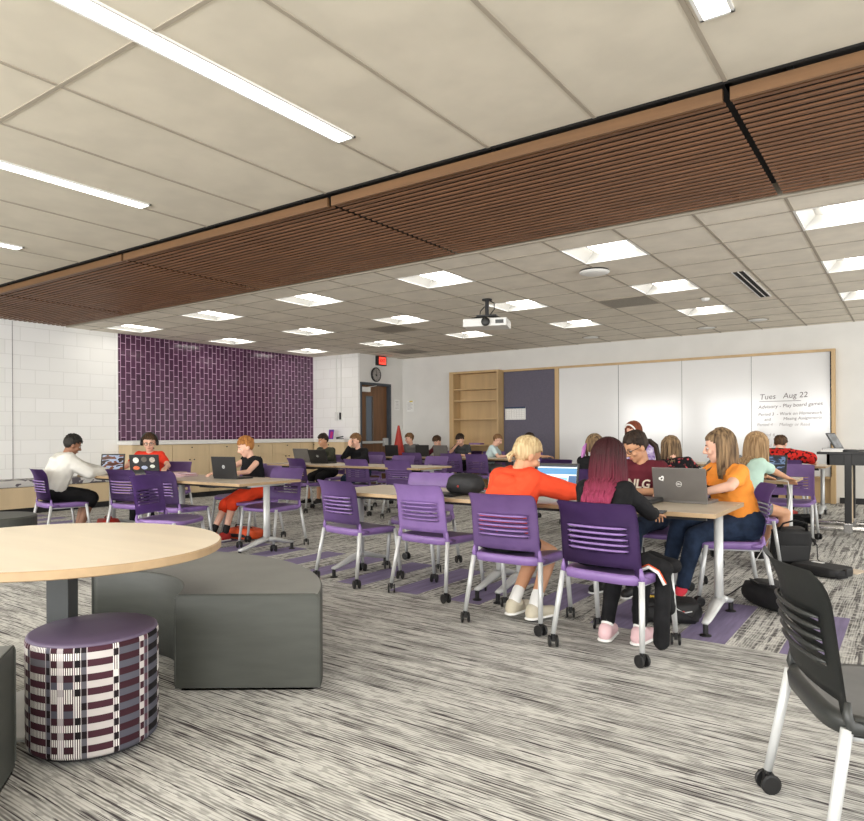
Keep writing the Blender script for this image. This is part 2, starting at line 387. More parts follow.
# slot lights
sl={-.735:'short end of a linear slot light above the dark chair side',-3.02:'longest linear slot light in the near ceiling',-5.27:'second linear slot light from the right, by left edge',-7.48:'small end of the leftmost linear slot light'}
for x,lb in sl.items():
    t=thing('linear_slot_light',lb,'ceiling light',(x,2.1,ZN),0,'linear slot lights')
    b=NB(); box(b,-.075,-.058,-1.25,1.25,-.012,0); box(b,.058,.075,-1.25,1.25,-.012,0); box(b,-.075,.075,1.235,1.25,-.012,0); box(b,-.075,.075,-1.25,-1.235,-.012,0); obj('frame',b,M_white,t)
    b=NB(); box(b,-.058,.058,-1.235,1.235,-.008,0); obj('diffuser',b,M_slotd,t)
for x in (-.735,-3.02,-5.27,-7.48,1.6):
    t=thing('linear_slot_light','linear slot light behind the viewer, over the '+{-.735:'dark chair side',-3.02:'round table side',-5.27:'middle of the left aisle',-7.48:'wall bench side',1.6:'right wall side'}[x],'ceiling light',(x,-1.6,ZN),0,'linear slot lights behind the viewer')
    b=NB(); box(b,-.075,-.058,-1.25,1.25,-.012,0); box(b,.058,.075,-1.25,1.25,-.012,0); obj('frame',b,M_white,t)
    b=NB(); box(b,-.058,.058,-1.235,1.235,-.008,0); obj('diffuser',b,M_slotd,t)

# purple tile field on the left wall
b=NB(); box(b,XL,XL+.012,6.95,YR,1.12,ZC); struct(obj('trim_5',b,M_tile))
b=NB(); box(b,XL,XL+.016,6.935,6.95,1.12,ZC); struct(obj('trim_6',b,M_white))
slab('trim_7',XL,XL+.006,5.165,5.175,.5,ZC,M_ink2)

# door in the entry wall
d=NB()
box(d,XD-.13,XD+.02,11.955,12.004,0,2.42,bev=.002); box(d,XD-.13,XD+.02,13.014,13.075,0,2.42,bev=.002); box(d,XD-.13,XD+.02,12.0,13.02,2.364,2.42)
dr=NB(); box(dr,XD-.12,XD-.075,12.0,12.25,.01,2.36); box(dr,XD-.12,XD-.075,12.48,13.01,.01,2.36); box(dr,XD-.12,XD-.075,12.25,12.48,.01,1.0); box(dr,XD-.12,XD-.075,12.25,12.48,2.1,2.36)
door=struct(obj('door_1',dr,M_doorwood)); obj('door_frame',d,M_doorframe,door)
b=NB(); box(b,XD-.1,XD-.095,12.25,12.48,1.0,2.1); obj('window_pane',b,M_glass,door)
b=NB(); box(b,XD-.08,XD-.068,12.235,12.25,.985,2.115); box(b,XD-.08,XD-.068,12.48,12.495,.985,2.115); box(b,XD-.08,XD-.068,12.235,12.495,2.1,2.115); box(b,XD-.08,XD-.068,12.235,12.495,.985,1.0); obj('window_trim',b,M_col,door)
b=NB(); box(b,XD-.075,XD-.03,12.02,13.0,1.0,1.055,bev=.006); box(b,XD-.075,XD-.01,12.85,13.0,.93,1.12,bev=.01); obj('push_bar',b,M_leg,door)
b=NB(); box(b,XD-.075,XD-.0,12.03,12.33,2.2,2.31,bev=.006); tube(b,(XD-.03,12.2,2.3),(XD-.0,12.55,2.36),.008); obj('door_closer',b,M_white,door)
slab('wall_corridor',XD-.9,XD-.87,12.1,13.5,0,3,M_wall)

# back wall casework: bookcase, tackboard, whiteboards in one oak surround
YW=13.5
b=NB()
box(b,-8.79,-8.72,13.22,YB,0,2.63); box(b,-8.72,-1.10,13.22,YB,2.585,2.63,0) if False else None
box(b,-8.72,-7.5,13.22,YB,2.585,2.63); box(b,-7.5,-1.1,13.44,YB,2.585,2.63); box(b,-1.17,-1.1,13.4,YB,0,2.585); box(b,-6.25,-6.16,13.44,YB,0,2.585)
box(b,-7.5,-6.25,13.5,YB,0,.47); box(b,-6.16,-1.17,13.5,YB,0,.42); 
surround=tag(obj('wall_surround',b,M_shelf),'oak surround framing bookcase, tackboard and whiteboards on back wall','wall casework')
t=thing('built_in_bookcase','open oak bookcase with shelves at left end of the whiteboard wall','bookcase',(-8.11,13.38,0))
b=NB(); box(b,-.61,-.57,-.16,.16,0,2.585); box(b,.57,.61,-.16,.16,0,2.585); box(b,-.57,.57,.14,.16,0,2.585); box(b,-.57,.57,-.12,.14,0,.1); obj('case',b,M_shelf,t)
for z in (2.24,1.98,1.56,.97,.5):
    b=NB(); box(b,-.568,.568,-.13,.14,z-.03,z); obj('shelf',b,M_shelf,t)
tb=NB(); box(tb,-7.49,-6.26,13.46,13.49,.47,2.58); tack=tag(obj('tackboard',tb,M_tack),'tall grey-purple tackboard between bookcase and whiteboards','tackboard')
for i,(a,c) in enumerate([(-6.155,-4.875),(-4.865,-3.635),(-3.625,-2.415),(-2.405,-1.175)]):
    b=NB(); box(b,a,c,13.455,13.49,.46,2.583,bev=.002)
    lb=['blank whiteboard panel beside the tackboard','second whiteboard panel from the tackboard, behind the headband wearer','third whiteboard panel, blank, left of the written one','whiteboard panel with handwritten Tuesday schedule, at right end'][i]
    wb=tag(obj('whiteboard',b,M_wb),lb,'whiteboard','whiteboard panels')
    if i<3:
        b=NB(); box(b,c,c+.01,13.46,13.48,.46,2.583); obj('edge_strip',b,M_dgrey if i==0 else M_col,wb)
    if i==3:
        def wl(s,x,z,size,m,rot=.03): text('handwriting',s,size,m,wb,Matrix.Translation((x,13.453,z))@Matrix.Rotation(PI/2,4,'X')@Matrix.Rotation(rot,4,'Z'),shear=.15,bold=-.0003)
        wl('Tues   Aug 22',-2.28,1.84,.135,M_ink); wl('Advisory - Play board games',-2.3,1.66,.088,M_ink,.045)
        wl('Period 3  - Work on Homework',-2.3,1.53,.075,M_ink,.02); wl('and          Missing Assignments',-2.2,1.44,.072,M_ink,.03); wl('Period 4     Mology or Read',-2.32,1.35,.074,M_ink2,.0)
        wl('Period 6 -',-2.32,1.17,.085,M_ink2,0); wl('and',-2.22,1.08,.07,M_ink2,0); wl('Period 7',-2.3,.98,.08,M_ink2,0)
        b=NB(); box(b,-2.28,-1.62,13.452,13.454,1.76,1.768); obj('underline',b,M_ink,wb)
slab('trim_8',-6.15,-1.18,13.40,13.455,.425,.455,M_shelf)
b=NB(); box(b,-1.172,-1.155,13.40,13.5,.46,2.58); obj('shadow_gap',b,M_void,surround)
# wall calendar
t=thing('wall_calendar','white month calendar with blue header pinned on the tackboard','calendar',(-7.2,13.455,1.66)); b=NB(); box(b,-.25,.25,-.004,.004,-.14,.14); obj('sheet',b,M_paper,t)
b=NB(); box(b,-.25,.25,-.006,-.004,.105,.14); obj('header',b,mat('navy_print',(44,62,92),.7),t)
b=NB()
for k in range(8): box(b,-.22+.063*k,-.217+.063*k,-.0055,-.004,-.12,.09)
for k in range(6): box(b,-.22,.22,-.0055,-.004,-.12+.042*k,-.117+.042*k)
obj('grid_lines',b,M_ink2,t)

# cabinets along the left wall
def knob(p,parent): b=NB(); lathe(b,[(.004,0),(.004,.018),(.013,.02),(.013,.03),(.003,.032)],seg=10); o=obj('knob',b,M_black,parent,True,p,(0,PI/2,0))
cn=['maple base cabinet at the near end, behind the red shirt','second maple base cabinet from the near end','maple base cabinet behind the black laptop','maple base cabinet behind the sleeveless boy','maple base cabinet left of the olive shirt','far-end maple base cabinet by the return wall']
for i in range(6):
    y0=6.96+.82*i; y1=y0+.815
    t=thing('base_cabinet',cn[i],'cabinet',(XL+.225,(y0+y1)/2,0),0,'maple base cabinets'); h=(y1-y0)/2
    b=NB(); box(b,-.22,.19,-h,h,.1,1.04); box(b,-.22,.13,-h,h,0,.1,1); obj('carcass',b,[M_cab,M_base],t)
    b=NB(); box(b,.19,.208,-h+.003,h-.003,.8,1.035,bev=.002); dw=obj('drawer',b,M_cab,t); knob((.208,0,.98),dw)
    for s in (-1,1):
        b=NB(); box(b,.19,.208,min(s*.002,s*(h-.003)),max(s*.002,s*(h-.003)),.11,.795,bev=.002); dd=obj('door',b,M_cab,t); knob((.208,s*.05,.745),dd)
b=NB(); box(b,XL,XL+.47,6.94,YR,1.045,1.105,bev=.004); tag(obj('worktop',b,M_counter),'long white worktop over the maple cabinets below purple tile','countertop')
# window bench
t=thing('window_bench','low maple bench with black plinth along the block wall','bench',(XL+.3,3.2,0)); b=NB(); box(b,-.29,.27,-3.6,3.7,.1,.42); obj('bench_box',b,M_cab,t); b=NB(); box(b,-.29,.2,-3.58,3.68,0,.1); obj('plinth',b,M_base,t)
m=mat('camouflage_fabric',(196,194,190),.8,scale=9,col2=(90,84,90),detail=1); m.node_tree.nodes['Color Ramp'].color_ramp.elements[0].position=.52; m.node_tree.nodes['Color Ramp'].color_ramp.elements[1].position=.54
b=NB(); box(b,XL+.02,XL+.58,-.35,6.85,.425,.53,bev=.03); tag(obj('bench_cushion',b,m,sm=False),'white, grey and black patterned cushion on the wall bench','cushion')

# small wall and ceiling things
t=thing('wall_clock','round black-rimmed clock above the door','clock',(XD+.01,12.5,2.615),0)
b=NB(); lathe(b,[(.17,0),(.17,.03),(.15,.04),(.148,.025)],seg=40); obj('rim',b,M_black,t,True,None,(0,PI/2,0))
b=NB(); lathe(b,[(.148,0),(.148,.026)],seg=40); obj('dial',b,mat('grey_dial',(150,146,142),.5),t,False,None,(0,PI/2,0))
b=NB(); box(b,.028,.03,-.006,.006,-.02,.1); box(b,.028,.03,-.05,.02,-.006,.006); box(b,.028,.03,-.025,.025,-.035,.0); obj('hands',b,M_black,t)
b=NB()
for k in range(12):
    a=PI*k/6; rbox(b,(.028,.125*math.sin(a),.125*math.cos(a)),(.003,.008,.025),Matrix.Rotation(-a,3,'X'))
obj('hour_marks',b,M_black,t)
t=thing('exit_sign','red lit exit sign mounted over the door','sign',(XD+.02,12.66,2.95)); b=NB(); box(b,-.02,.07,-.155,.155,-.11,.11,bev=.006); obj('housing',b,M_black,t)
b=NB(); box(b,.07,.074,-.125,.125,-.085,.085); obj('lit_face',b,emat('exit_red',(235,62,48),1.3),t)
text('lettering','EXIT',.105,M_void,t,Matrix.Translation((.0755,0,0))@Matrix(((0,0,1,0),(1,0,0,0),(0,1,0,0),(0,0,0,1))),align='CENTER',bold=.003)
for y,lb in ((-11.06,'white thermostat box below a conduit on the return wall'),(-10.92,'dark sensor plate below a conduit on the return wall')):
    w='white' in lb; t=thing('wall_control',lb,'wall control',(y,YR-.02,1.64)); b=NB(); box(b,-.035,.035,-.03,.02,-.1,.1,bev=.006); obj('plate',b,M_white,t)
    if not w: b=NB(); box(b,-.03,.03,-.034,-.03,-.08,.08); obj('black_face',b,M_black,t)
    b=NB(); tube(b,(0,0,.1),(0,0,1.42),.011); obj('conduit',b,M_white,t)
for x,z,w,h,lb,yel in ((-10.16,1.9,.21,.27,'printed notice with yellow mark on back wall beside the corner',1),):
    t=thing('posted_notice',lb,'notice',(x,YB-.006,z)); b=NB(); box(b,-w/2,w/2,-.002,.002,-h/2,h/2); obj('sheet',b,M_paper,t)
    b=NB()
    for k in range(7): box(b,-w*.4,w*(.1+.28*((k*7)%3)/2),-.004,-.002,h*(.3-.1*k),h*(.3-.1*k)+.008)
    obj('print',b,M_ink2,t); b=NB(); box(b,-.02,.08,-.0045,-.002,.1,.13); obj('yellow_mark',b,mat('yellow_ink',(214,196,60),.6),t)
t=thing('posted_notice','small white notice on the entry wall right of the door','notice',(XD+.006,13.32,1.93)); b=NB(); box(b,-.002,.002,-.1,.1,-.13,.13); obj('sheet',b,M_paper,t)
b=NB()
for k in range(6): box(b,.002,.004,-.07,.06,.08-.035*k,.087-.035*k)
obj('print',b,M_ink2,t)
# projector
t=thing('ceiling_projector','white projector hanging on a black ceiling mount','projector',(-4.82,8.2,ZC),math.radians(20))
b=NB(); box(b,-.30,.30,-.2,.2,-.40,-.29,bev=.02); obj('body',b,M_white,t)
b=NB(); lathe(b,[(.055,0),(.06,.03),(.04,.04)],seg=20); obj('lens',b,M_black,t,True,(.02,-.2,-.345),(PI/2,0,0))
b=NB(); box(b,.15,.26,-.204,-.2,-.37,-.32); obj('vent',b,M_dgrey,t)
b=NB(); tube(b,(0,0,0),(0,0,-.22),.028); tube(b,(0,0,-.0),(0,0,-.02),.07); box(b,-.14,.14,-.05,.05,-.24,-.22); 
for sx in (-1,1): sweep(b,[(0,0,-.23),(sx*.15,-.06,-.26),(sx*.24,-.12,-.3)],.014,6); sweep(b,[(0,0,-.23),(sx*.15,.06,-.26),(sx*.22,.12,-.3)],.014,6)
sweep(b,[(.03,0,-.02),(.1,0,-.06),(.1,.02,-.14),(.03,.03,-.22)],.008,6); sweep(b,[(-.03,0,-.1),(-.09,0,-.16),(-.1,-.02,-.24),(-.06,0,-.3)],.008,6)
obj('mount',b,M_black,t)
b=NB(); box(b,-4.84-.36,-4.84+.36,8.2-.35+.33,8.2+.33,ZC-.0075,ZC-.0045); 
t=thing('wireless_access_point','flat white access point with dark backing on the ceiling','access point',(-2.98,7.48,ZC))
b.free(); b=NB(); lathe(b,[(.16,0),(.17,-.015),(.15,-.03)],seg=28); obj('back_plate',b,M_black,t)
b=NB(); lathe(b,[(.17,-.018),(.165,-.03),(.12,-.045),(.02,-.05)],seg=28); obj('cover',b,M_white,t,True)
def vent(x,y,lb):
    t=thing('return_air_grille',lb,'vent',(x,y,ZC)); b=NB(); box(b,-.34,.34,-.33,.33,-.009,-.004); obj('panel',b,mat('perforated_grey',(150,144,132),.7,scale=80,var=.2),t)
    b=NB()
    for s in (-1,1): box(b,s*.34-.01,s*.34+.01,-.34,.34,-.012,-.003); box(b,-.34,.34,s*.33-.01,s*.33+.01,-.012,-.003)
    obj('frame',b,M_tbar,t)
vent(-3.3,9.55,'grey perforated air return tile right of the projector'); vent(-7.52,9.5,'grey perforated air return tile left of the projector'); vent(-9.3,12.35,'dark air return tile near the back corner')
t=thing('linear_air_diffuser','black two-slot air diffuser in the ceiling over right tables','air diffuser',(-1.66,9.4,ZC)); b=NB()
for x in (-.07,-.005,.06): box(b,x,x+.012,-.9,.9,-.012,-.003)
obj('frame',b,M_white,t); b=NB(); box(b,-.058,-.005,-.89,.89,-.008,-.0045); box(b,.007,.06,-.89,.89,-.008,-.0045); obj('slot',b,M_void,t)
for x,y,lb in ((-6.35,10.35,'small round ceiling sensor left of the projector'),(-2.35,9.9,'small round smoke detector near the slot diffuser')):
    t=thing('smoke_detector',lb,'smoke detector',(x,y,ZC)); b=NB(); lathe(b,[(.06,-.004),(.06,-.02),(.04,-.045),(.01,-.05)],seg=20); obj('housing',b,M_white,t,True)
    b=NB(); lathe(b,[(.07,-.003),(.07,-.012)],seg=20); obj('base_ring',b,M_tbar,t)
for x,y,lb in ((-5.1,12.6,'shallow round ceiling speaker behind the projector'),(-3.0,12.7,'shallow round ceiling speaker above the whiteboards'),(-2.1,12.3,'shallow round ceiling speaker right of the other two')):
    t=thing('ceiling_speaker',lb,'speaker',(x,y,ZC)); b=NB(); lathe(b,[(.17,-.004),(.17,-.012),(.15,-.014)],seg=28); obj('ring',b,M_tbar,t); b=NB(); lathe(b,[(.15,-.005),(.14,-.018),(.02,-.022)],seg=28); obj('grille',b,M_white,t,True)

#@@FURNITURE
# ------------------------------------------------------------------ furniture
def back_y(v): return -.222-.075*v-.03*max(0,(v-.72)/.28)**2
def make_chair(pm,seatm,name='task_chair'):
    t=thing(name,'','chair')
    # seat pan
    b=NB(); N=40; prev=None
    def ring(w,d,z,y0,dz=0):
        r=[]
        for k in range(N):
            a=2*PI*k/N; cx=math.copysign(abs(math.cos(a))**.42,math.cos(a)); sy=math.copysign(abs(math.sin(a))**.42,math.sin(a))
            y=y0+sy*d; r.append(b.verts.new((cx*w,y,z+dz*(max(0,sy)**3)*-1)))
        return r
    spec=[(.230,.222,.402,.0,.0),(.244,.234,.406,.0,.0),(.248,.238,.44,.0,.01),(.243,.232,.456,.0,.02),(.220,.210,.456,.005,.018),(.12,.11,.446,.01,.0),(.01,.01,.444,.01,0)]
    rs=[ring(*q) for q in spec]
    for i,(p,q) in enumerate(zip(rs,rs[1:])):
        for k in range(N):
            f=b.faces.new((p[k],p[(k+1)%N],q[(k+1)%N],q[k])); f.material_index=1 if i>=4 else 0
    b.faces.new(rs[0][::-1]); b.faces.new(rs[-1]).material_index=1
    obj('seat',b,[pm,seatm],t,True)
    # backrest
    b=NB(); U=[-1,-.93,-.84,-.72,-.5,-.25,0,.25,.5,.72,.84,.93,1]; V=[-.06,-.02,.02,.05,.075,.16,.25]
    sv=[.29,.37,.45,.53,.61]; 
    for q in sv: V+= [q,q+.03]
    V+=[.70,.78,.86,.93,.98,1.0]; gr={}
    for i,u in enumerate(U):
        for j,v in enumerate(V):
            w=.240-.006*v; z=.462+.383*v
            zz=z-(.012*max(0,(abs(u)-.9)/.1)**2 if v>.9 else 0)*((v-.9)/.1 if v>.9 else 0)
            gr[i,j]=b.verts.new((u*w,back_y(v)+(.026+.026*max(0,v))*u*u,zz))
    for i in range(len(U)-1):
        for j in range(len(V)-1):
            um=(abs(U[i])+abs(U[i+1]))/2; vm=(V[j]+V[j+1])/2
            if um<.88 and vm<.075: continue
            if um<.70 and any(abs(vm-(q+.015))<.01 for q in sv): continue
            b.faces.new((gr[i,j],gr[i+1,j],gr[i+1,j+1],gr[i,j+1]))
    bmesh.ops.solidify(b,geom=b.faces[:],thickness=.011)
    for q in sv:
        pts=[]; 
        for k in range(13):
            u=-.76+1.52*k/12; e=1-abs(u/.76)**6; pts.append((u*.237,back_y(q)+(.026+.026*q)*u*u-.006-.010*e,.462+.383*(q+.033)))
        sweep(b,pts,[.003]+[.0072]*11+[.003],6)
    # arms joining the seat
    for s in (-1,1):
        sweep(b,[(s*.232,-.196,.50),(s*.236,-.198,.46),(s*.238,-.19,.435),(s*.240,-.12,.428)],[.008,.014,.020,.014],8)
    obj('backrest',b,pm,t,True)
    for s in (-1,1):
        for fr in (0,1):
            top=Vector((s*.238,.175 if fr else -.20,.43)); bot=Vector((s*(.246 if fr else .268),.225 if fr else -.262,.075))
            b=NB(); sweep(b,[top,top.lerp(bot,.5),bot],[.0165,.016,.0145],10); lg=obj('leg',b,M_leg,t,True)
            b=NB(); a=random.uniform(0,PI); c,si=math.cos(a),math.sin(a)
            tube(b,bot+Vector((0,0,.0)),bot-Vector((0,0,.03)),.013)
            for e in (-1,1):
                p=bot+Vector((c*.015*e,si*.015*e,0)); p.z=.034
                q=p+Vector((c*.011*e,si*.011*e,0)); sweep(b,[p,p.lerp(q,.3),q,q+Vector((c*.002*e,si*.002*e,0))],[.031,.034,.034,.026],14)
            rbox(b,(bot.x,bot.y,.048),(.018,.03,.03),Matrix.Rotation(a,3,'Z')); obj('caster',b,M_black,lg,False)
    b=NB()
    for s in (-1,1): tube(b,(s*.215,-.18,.402),(s*.215,.17,.402),.012)
    tube(b,(-.215,.1,.4),(.215,.1,.4),.01); tube(b,(-.215,-.12,.4),(.215,-.12,.4),.01); obj('under_frame',b,M_leg,t,True)
    return t
random.seed(4)
M_pad=mat('dark_purple_seat',(86,68,106),.38,var=.05); chair0=make_chair(M_purple,M_pad); used=False
def place_chair(x,y,deg,label,group='purple chairs around the tables'):
    global used
    o=chair0 if not used else copy_tree(chair0); used=True
    o.location=(x,y,0); o.rotation_euler=(0,0,math.radians(deg)); o['label']=label; o['group']=group; return o
CH=[(-3.83,4.40,-9.6,'leftmost empty purple chair, back turned, at the middle front table'),
(-3.01,4.385,-5,'empty purple chair between the leftmost one and the orange-red hoodie'),
(-2.115,4.02,0,'purple chair under the blonde person in orange-red hoodie'),
(-1.40,3.84,-6.6,'purple chair under the person with magenta hair'),
(-3.73,5.14,194,'empty purple chair facing the viewer across the middle front table'),
(-1.70,5.55,172,'purple chair under the person in maroon tee with glasses'),
(-1.13,5.34,112,'purple chair under the person in orange tee'),
(-8.12,4.08,-8,'purple chair under the person in pale hoodie'),
(-7.22,4.50,6,'empty purple chair just right of the pale hoodie'),
(-6.53,4.54,4,'empty purple chair half hidden behind the pale side-on one'),
(-5.68,3.85,-66,'empty purple chair turned side-on, front showing, nearest the round table'),
(-8.40,5.62,205,'purple chair under the person in red shirt and headphones'),
(-7.05,5.75,182,'empty purple chair between the red shirt and the black laptop'),
(-6.42,5.42,176,'purple chair under the sleeveless boy with orange shorts'),
(-5.74,5.12,185,'empty purple chair at the left table corner, slotted back facing viewer'),
(-7.95,7.90,-10,'empty dark purple chair seen from behind, in front of the olive shirt'),
(-6.92,8.10,0,'empty purple chair in front of the boy holding his face, second row'),
(-6.02,7.96,0,'empty purple chair at right end of the left second row table'),
(-8.66,9.05,178,'purple chair under the boy in olive shirt'),
(-7.86,9.10,180,'purple chair under the boy in black with hand at his face'),
(-7.2,9.15,182,'empty pale-lit purple chair behind the second row, left of the other'),
(-6.5,9.12,178,'empty pale-lit purple chair behind the second row, right of the other'),
(-9.3,11.45,0,'leftmost empty purple chair before the third row laptops'),
(-8.22,11.25,0,'second empty purple chair in the third row, below the red cone'),
(-7.17,11.08,0,'third empty purple chair in the third row, before the pale laptop'),
(-6.55,10.98,0,'rightmost empty purple chair in the third row, before the pale blue shirt'),
(-9.2,12.35,180,'purple chair under the third row boy beside the cone'),
(-8.4,12.35,180,'purple chair under the third row boy in maroon'),
(-7.8,12.35,170,'purple chair under the boy resting forehead on hand'),
(-7.05,12.2,205,'purple chair under the buzz-cut boy in pale blue'),
(-6.2,12.0,180,'purple chair under the dark-haired person in bright blue'),
(-4.15,8.75,185,'empty pale-lit purple chair left of the purple-haired person'),
(-2.78,7.1,5,'purple chair under the person with purple strands of hair'),
(-2.95,8.85,180,'purple chair under the person with white headband'),
(-1.95,7.1,-12,'purple chair under the person in dark floral top'),
(-1.27,6.90,-72,'purple chair under the person in mint tee'),
(-1.82,8.8,180,'purple chair under the small fair-haired person facing the viewer'),
(-1.16,8.62,182,'empty purple chair with slotted back behind the mint tee laptop'),
(-1.48,10.68,0,'purple chair under the person in red plaid'),
]
chairs=[place_chair(*c) for c in CH]
dark=make_chair(M_chblk,M_seatgrey); dark.location=(-.065,2.425,0); dark.rotation_euler=(0,0,math.radians(-66)); dark['label']='dark charcoal chair with grey seat in the right foreground'

def make_table():
    t=thing('training_table','','table'); L,D=1.575,.82
    b=NB(); box(b,-L/2,L/2,-D/2,D/2,.712,.74,0,.003)
    for f in b.faces:
        f.material_index=0 if f.normal.z>.9 else 1
    bmesh.ops.recalc_face_normals(b,faces=b.faces[:])
    for f in b.faces: f.material_index=0 if f.normal.z>.9 else 1
    obj('tabletop',b,[M_top,M_edge],t)
    for s in (-1,1):
        x=s*(L/2-.075)
        b=NB(); lathe(b,[(.036,.13),(.034,.3),(.033,.705)],(x,0,0),20,sx=.8,sy=1.15); box(b,x-.03,x+.03,-.22,.22,.69,.711); lg=obj('leg_column',b,M_leg,t,True)
        smooth(lg.data,False)
        for p in lg.data.polygons: p.use_smooth=abs(p.normal.z)<.5
        b=NB()
        for e in (-1,1):
            pts=[(x,0,.15),(x,e*.1,.135),(x,e*.2,.108),(x,e*.30,.085),(x,e*.355,.078)]
            sweep(b,pts,[.045,.042,.034,.028,.022],8,flat=.62,upv=(0,0,1))
        obj('foot_bar',b,M_leg,t,True)
        b=NB()
        for e in (-1,1): tube(b,(x,e*.345,.07),(x,e*.345,.012),.016); lathe(b,[(.034,0),(.034,.006),(.015,.014)],(x,e*.345,0),16)
        obj('glide',b,M_black,t)
    b=NB()
    for e in (-1,1): box(b,-L/2+.1,L/2-.1,e*.2-.018,e*.2+.018,.672,.71)
    box(b,-.12,.12,-.2,.2,.66,.70); obj('under_frame',b,M_black,t)
    return t
tb0=make_table(); first=True; NARROW='far left front'
TB=[(-1.745,4.66,0,'right front table with the grey laptop and black case'),(-3.345,4.66,0,'middle front table holding the black pencil bag'),
(-1.76,7.83,0,'right second row table under the mint tee laptop'),(-3.36,7.83,0,'middle second row table before the headband wearer'),
(-1.8,11.3,0,'right third row table under the red plaid sleeves'),(-3.4,11.3,0,'middle third row table, hidden behind the front people'),
(-6.16,4.80,0,'left front table with the black laptop and folders'),(-7.67,4.80,0,'far left front table between pale hoodie and red shirt'),
(-6.42,8.12,0,'left second row table with the empty right corner'),(-8.02,8.12,0,'left second row table under the two boys with laptops'),
(-7.0,11.72,0,'third row left table before the buzz-cut boy'),(-8.6,11.72,0,'third row left table carrying the red cone')]
for x,y,a,lb in TB:
    o=tb0 if first else copy_tree(tb0); first=False; o.location=(x,y,0); o.rotation_euler=(0,0,math.radians(a)); o['label']=lb; o['group']='rectangular training tables'; o.scale=(.91,1,1) if lb.startswith(NARROW) else (1,1,1)

# round table, ottomans and benches
t=thing('round_table','large round light maple table in the left foreground','table',(-3.142,1.557,0),.045)
b=NB(); lathe(b,[(.746,.706),(.754,.71),(.754,.738),(.748,.743)],seg=96,sy=.8715)
for f in b.faces:
    f.normal_update(); f.material_index=0 if f.calc_center_median().z>.742 else 1
obj('tabletop',b,[M_rtop,M_edge],t)
b=NB(); box(b,-.03,.065,-.045,.05,.01,.706,bev=.004); obj('column',b,M_dgrey,t,rot=(0,0,A))
b=NB(); lathe(b,[(.34,0),(.34,.008),(.33,.012)],seg=64); obj('base_plate',b,M_leg,t)
def arc_bench(c,r0,r1,a0,a1,label):
    t=thing('curved_bench',label,'bench',(c[0],c[1],0),0,'grey curved upholstered benches'); n=28; h=.457
    def ringv(b,prof):
        rows=[]
        for k in range(n+1):
            a=math.radians(a0+(a1-a0)*k/n); rows.append([b.verts.new((r*math.cos(a),r*math.sin(a),z)) for r,z in prof])
        return rows
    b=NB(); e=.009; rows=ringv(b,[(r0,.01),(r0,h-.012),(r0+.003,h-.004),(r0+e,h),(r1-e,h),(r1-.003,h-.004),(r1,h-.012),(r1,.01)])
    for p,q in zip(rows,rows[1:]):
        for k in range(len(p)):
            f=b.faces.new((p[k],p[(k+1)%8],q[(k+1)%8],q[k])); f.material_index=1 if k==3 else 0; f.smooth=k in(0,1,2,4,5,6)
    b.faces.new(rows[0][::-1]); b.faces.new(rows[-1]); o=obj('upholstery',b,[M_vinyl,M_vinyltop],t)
    b=NB(); 
    for kk in (0,n):
        a=math.radians(a0+(a1-a0)*kk/n); d=Vector((math.cos(a),math.sin(a),0)); tn=Vector((-math.sin(a),math.cos(a),0))*(.001 if kk else -.001)
        sweep(b,[d*r0+Vector((0,0,.03))+tn,d*r0+Vector((0,0,h-.02))+tn,d*(r0+.02)+Vector((0,0,h-.001))+tn,d*(r1-.02)+Vector((0,0,h-.001))+tn,d*r1+Vector((0,0,h-.02))+tn,d*r1+Vector((0,0,.03))+tn],.0045,6)
    obj('piping',b,M_vinyl,t)
    b=NB(); rows=ringv(b,[(r0+.03,0),(r0+.03,.011),(r1-.03,.011),(r1-.03,0)])
    for p,q in zip(rows,rows[1:]):
        for k in range(4): b.faces.new((p[k],p[(k+1)%4],q[(k+1)%4],q[k]))
    obj('plinth',b,M_base,t)
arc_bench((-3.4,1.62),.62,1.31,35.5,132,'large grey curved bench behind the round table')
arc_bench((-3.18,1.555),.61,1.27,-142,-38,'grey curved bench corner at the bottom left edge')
t=thing('drum_ottoman','plain grey drum ottoman at the left edge beyond the round table','ottoman',(-7.25,2.95,0))
b=NB(); lathe(b,[(.4,.02),(.4,.44),(.385,.455)],seg=48); obj('upholstery',b,[M_vinyl],t); b=NB(); lathe(b,[(.37,0),(.37,.02)],seg=48); obj('plinth',b,M_base,t)
# patterned ottoman
m=base_mat('checked_fabric',(120,100,110),.8,spec=.2); t_=NT(m); tc=t_.n('ShaderNodeTexCoord').outputs['Object']; sp=t_.n('ShaderNodeSeparateXYZ'); t_.l(tc,sp.inputs[0])
ang=mathn(t_,'DIVIDE',mathn(t_,'ADD',mathn(t_,'ARCTAN2',sp.outputs[1],sp.outputs[0]),PI),2*PI)
cols_=mathn(t_,'ADD',mathn(t_,'MULTIPLY',ang,31),mathn(t_,'MULTIPLY',mathn(t_,'SINE',mathn(t_,'MULTIPLY',ang,80)),.6)); rows_=mathn(t_,'MULTIPLY',sp.outputs[2],38)
ci=mathn(t_,'FLOOR',cols_); ri=mathn(t_,'FLOOR',rows_)
def wn(a,b_):
    cb=t_.n('ShaderNodeCombineXYZ')
    for i,v in enumerate((a,b_)):
        if isinstance(v,(int,float)): cb.inputs[i].default_value=v
        else: t_.l(v,cb.inputs[i])
    w=t_.n('ShaderNodeTexWhiteNoise',noise_dimensions='3D'); t_.l(cb.outputs[0],w.inputs['Vector']); return w.outputs['Value']
par=mathn(t_,'MODULO',mathn(t_,'ADD',ri,mathn(t_,'FLOOR',mathn(t_,'MULTIPLY',wn(ci,7.),2))),2)
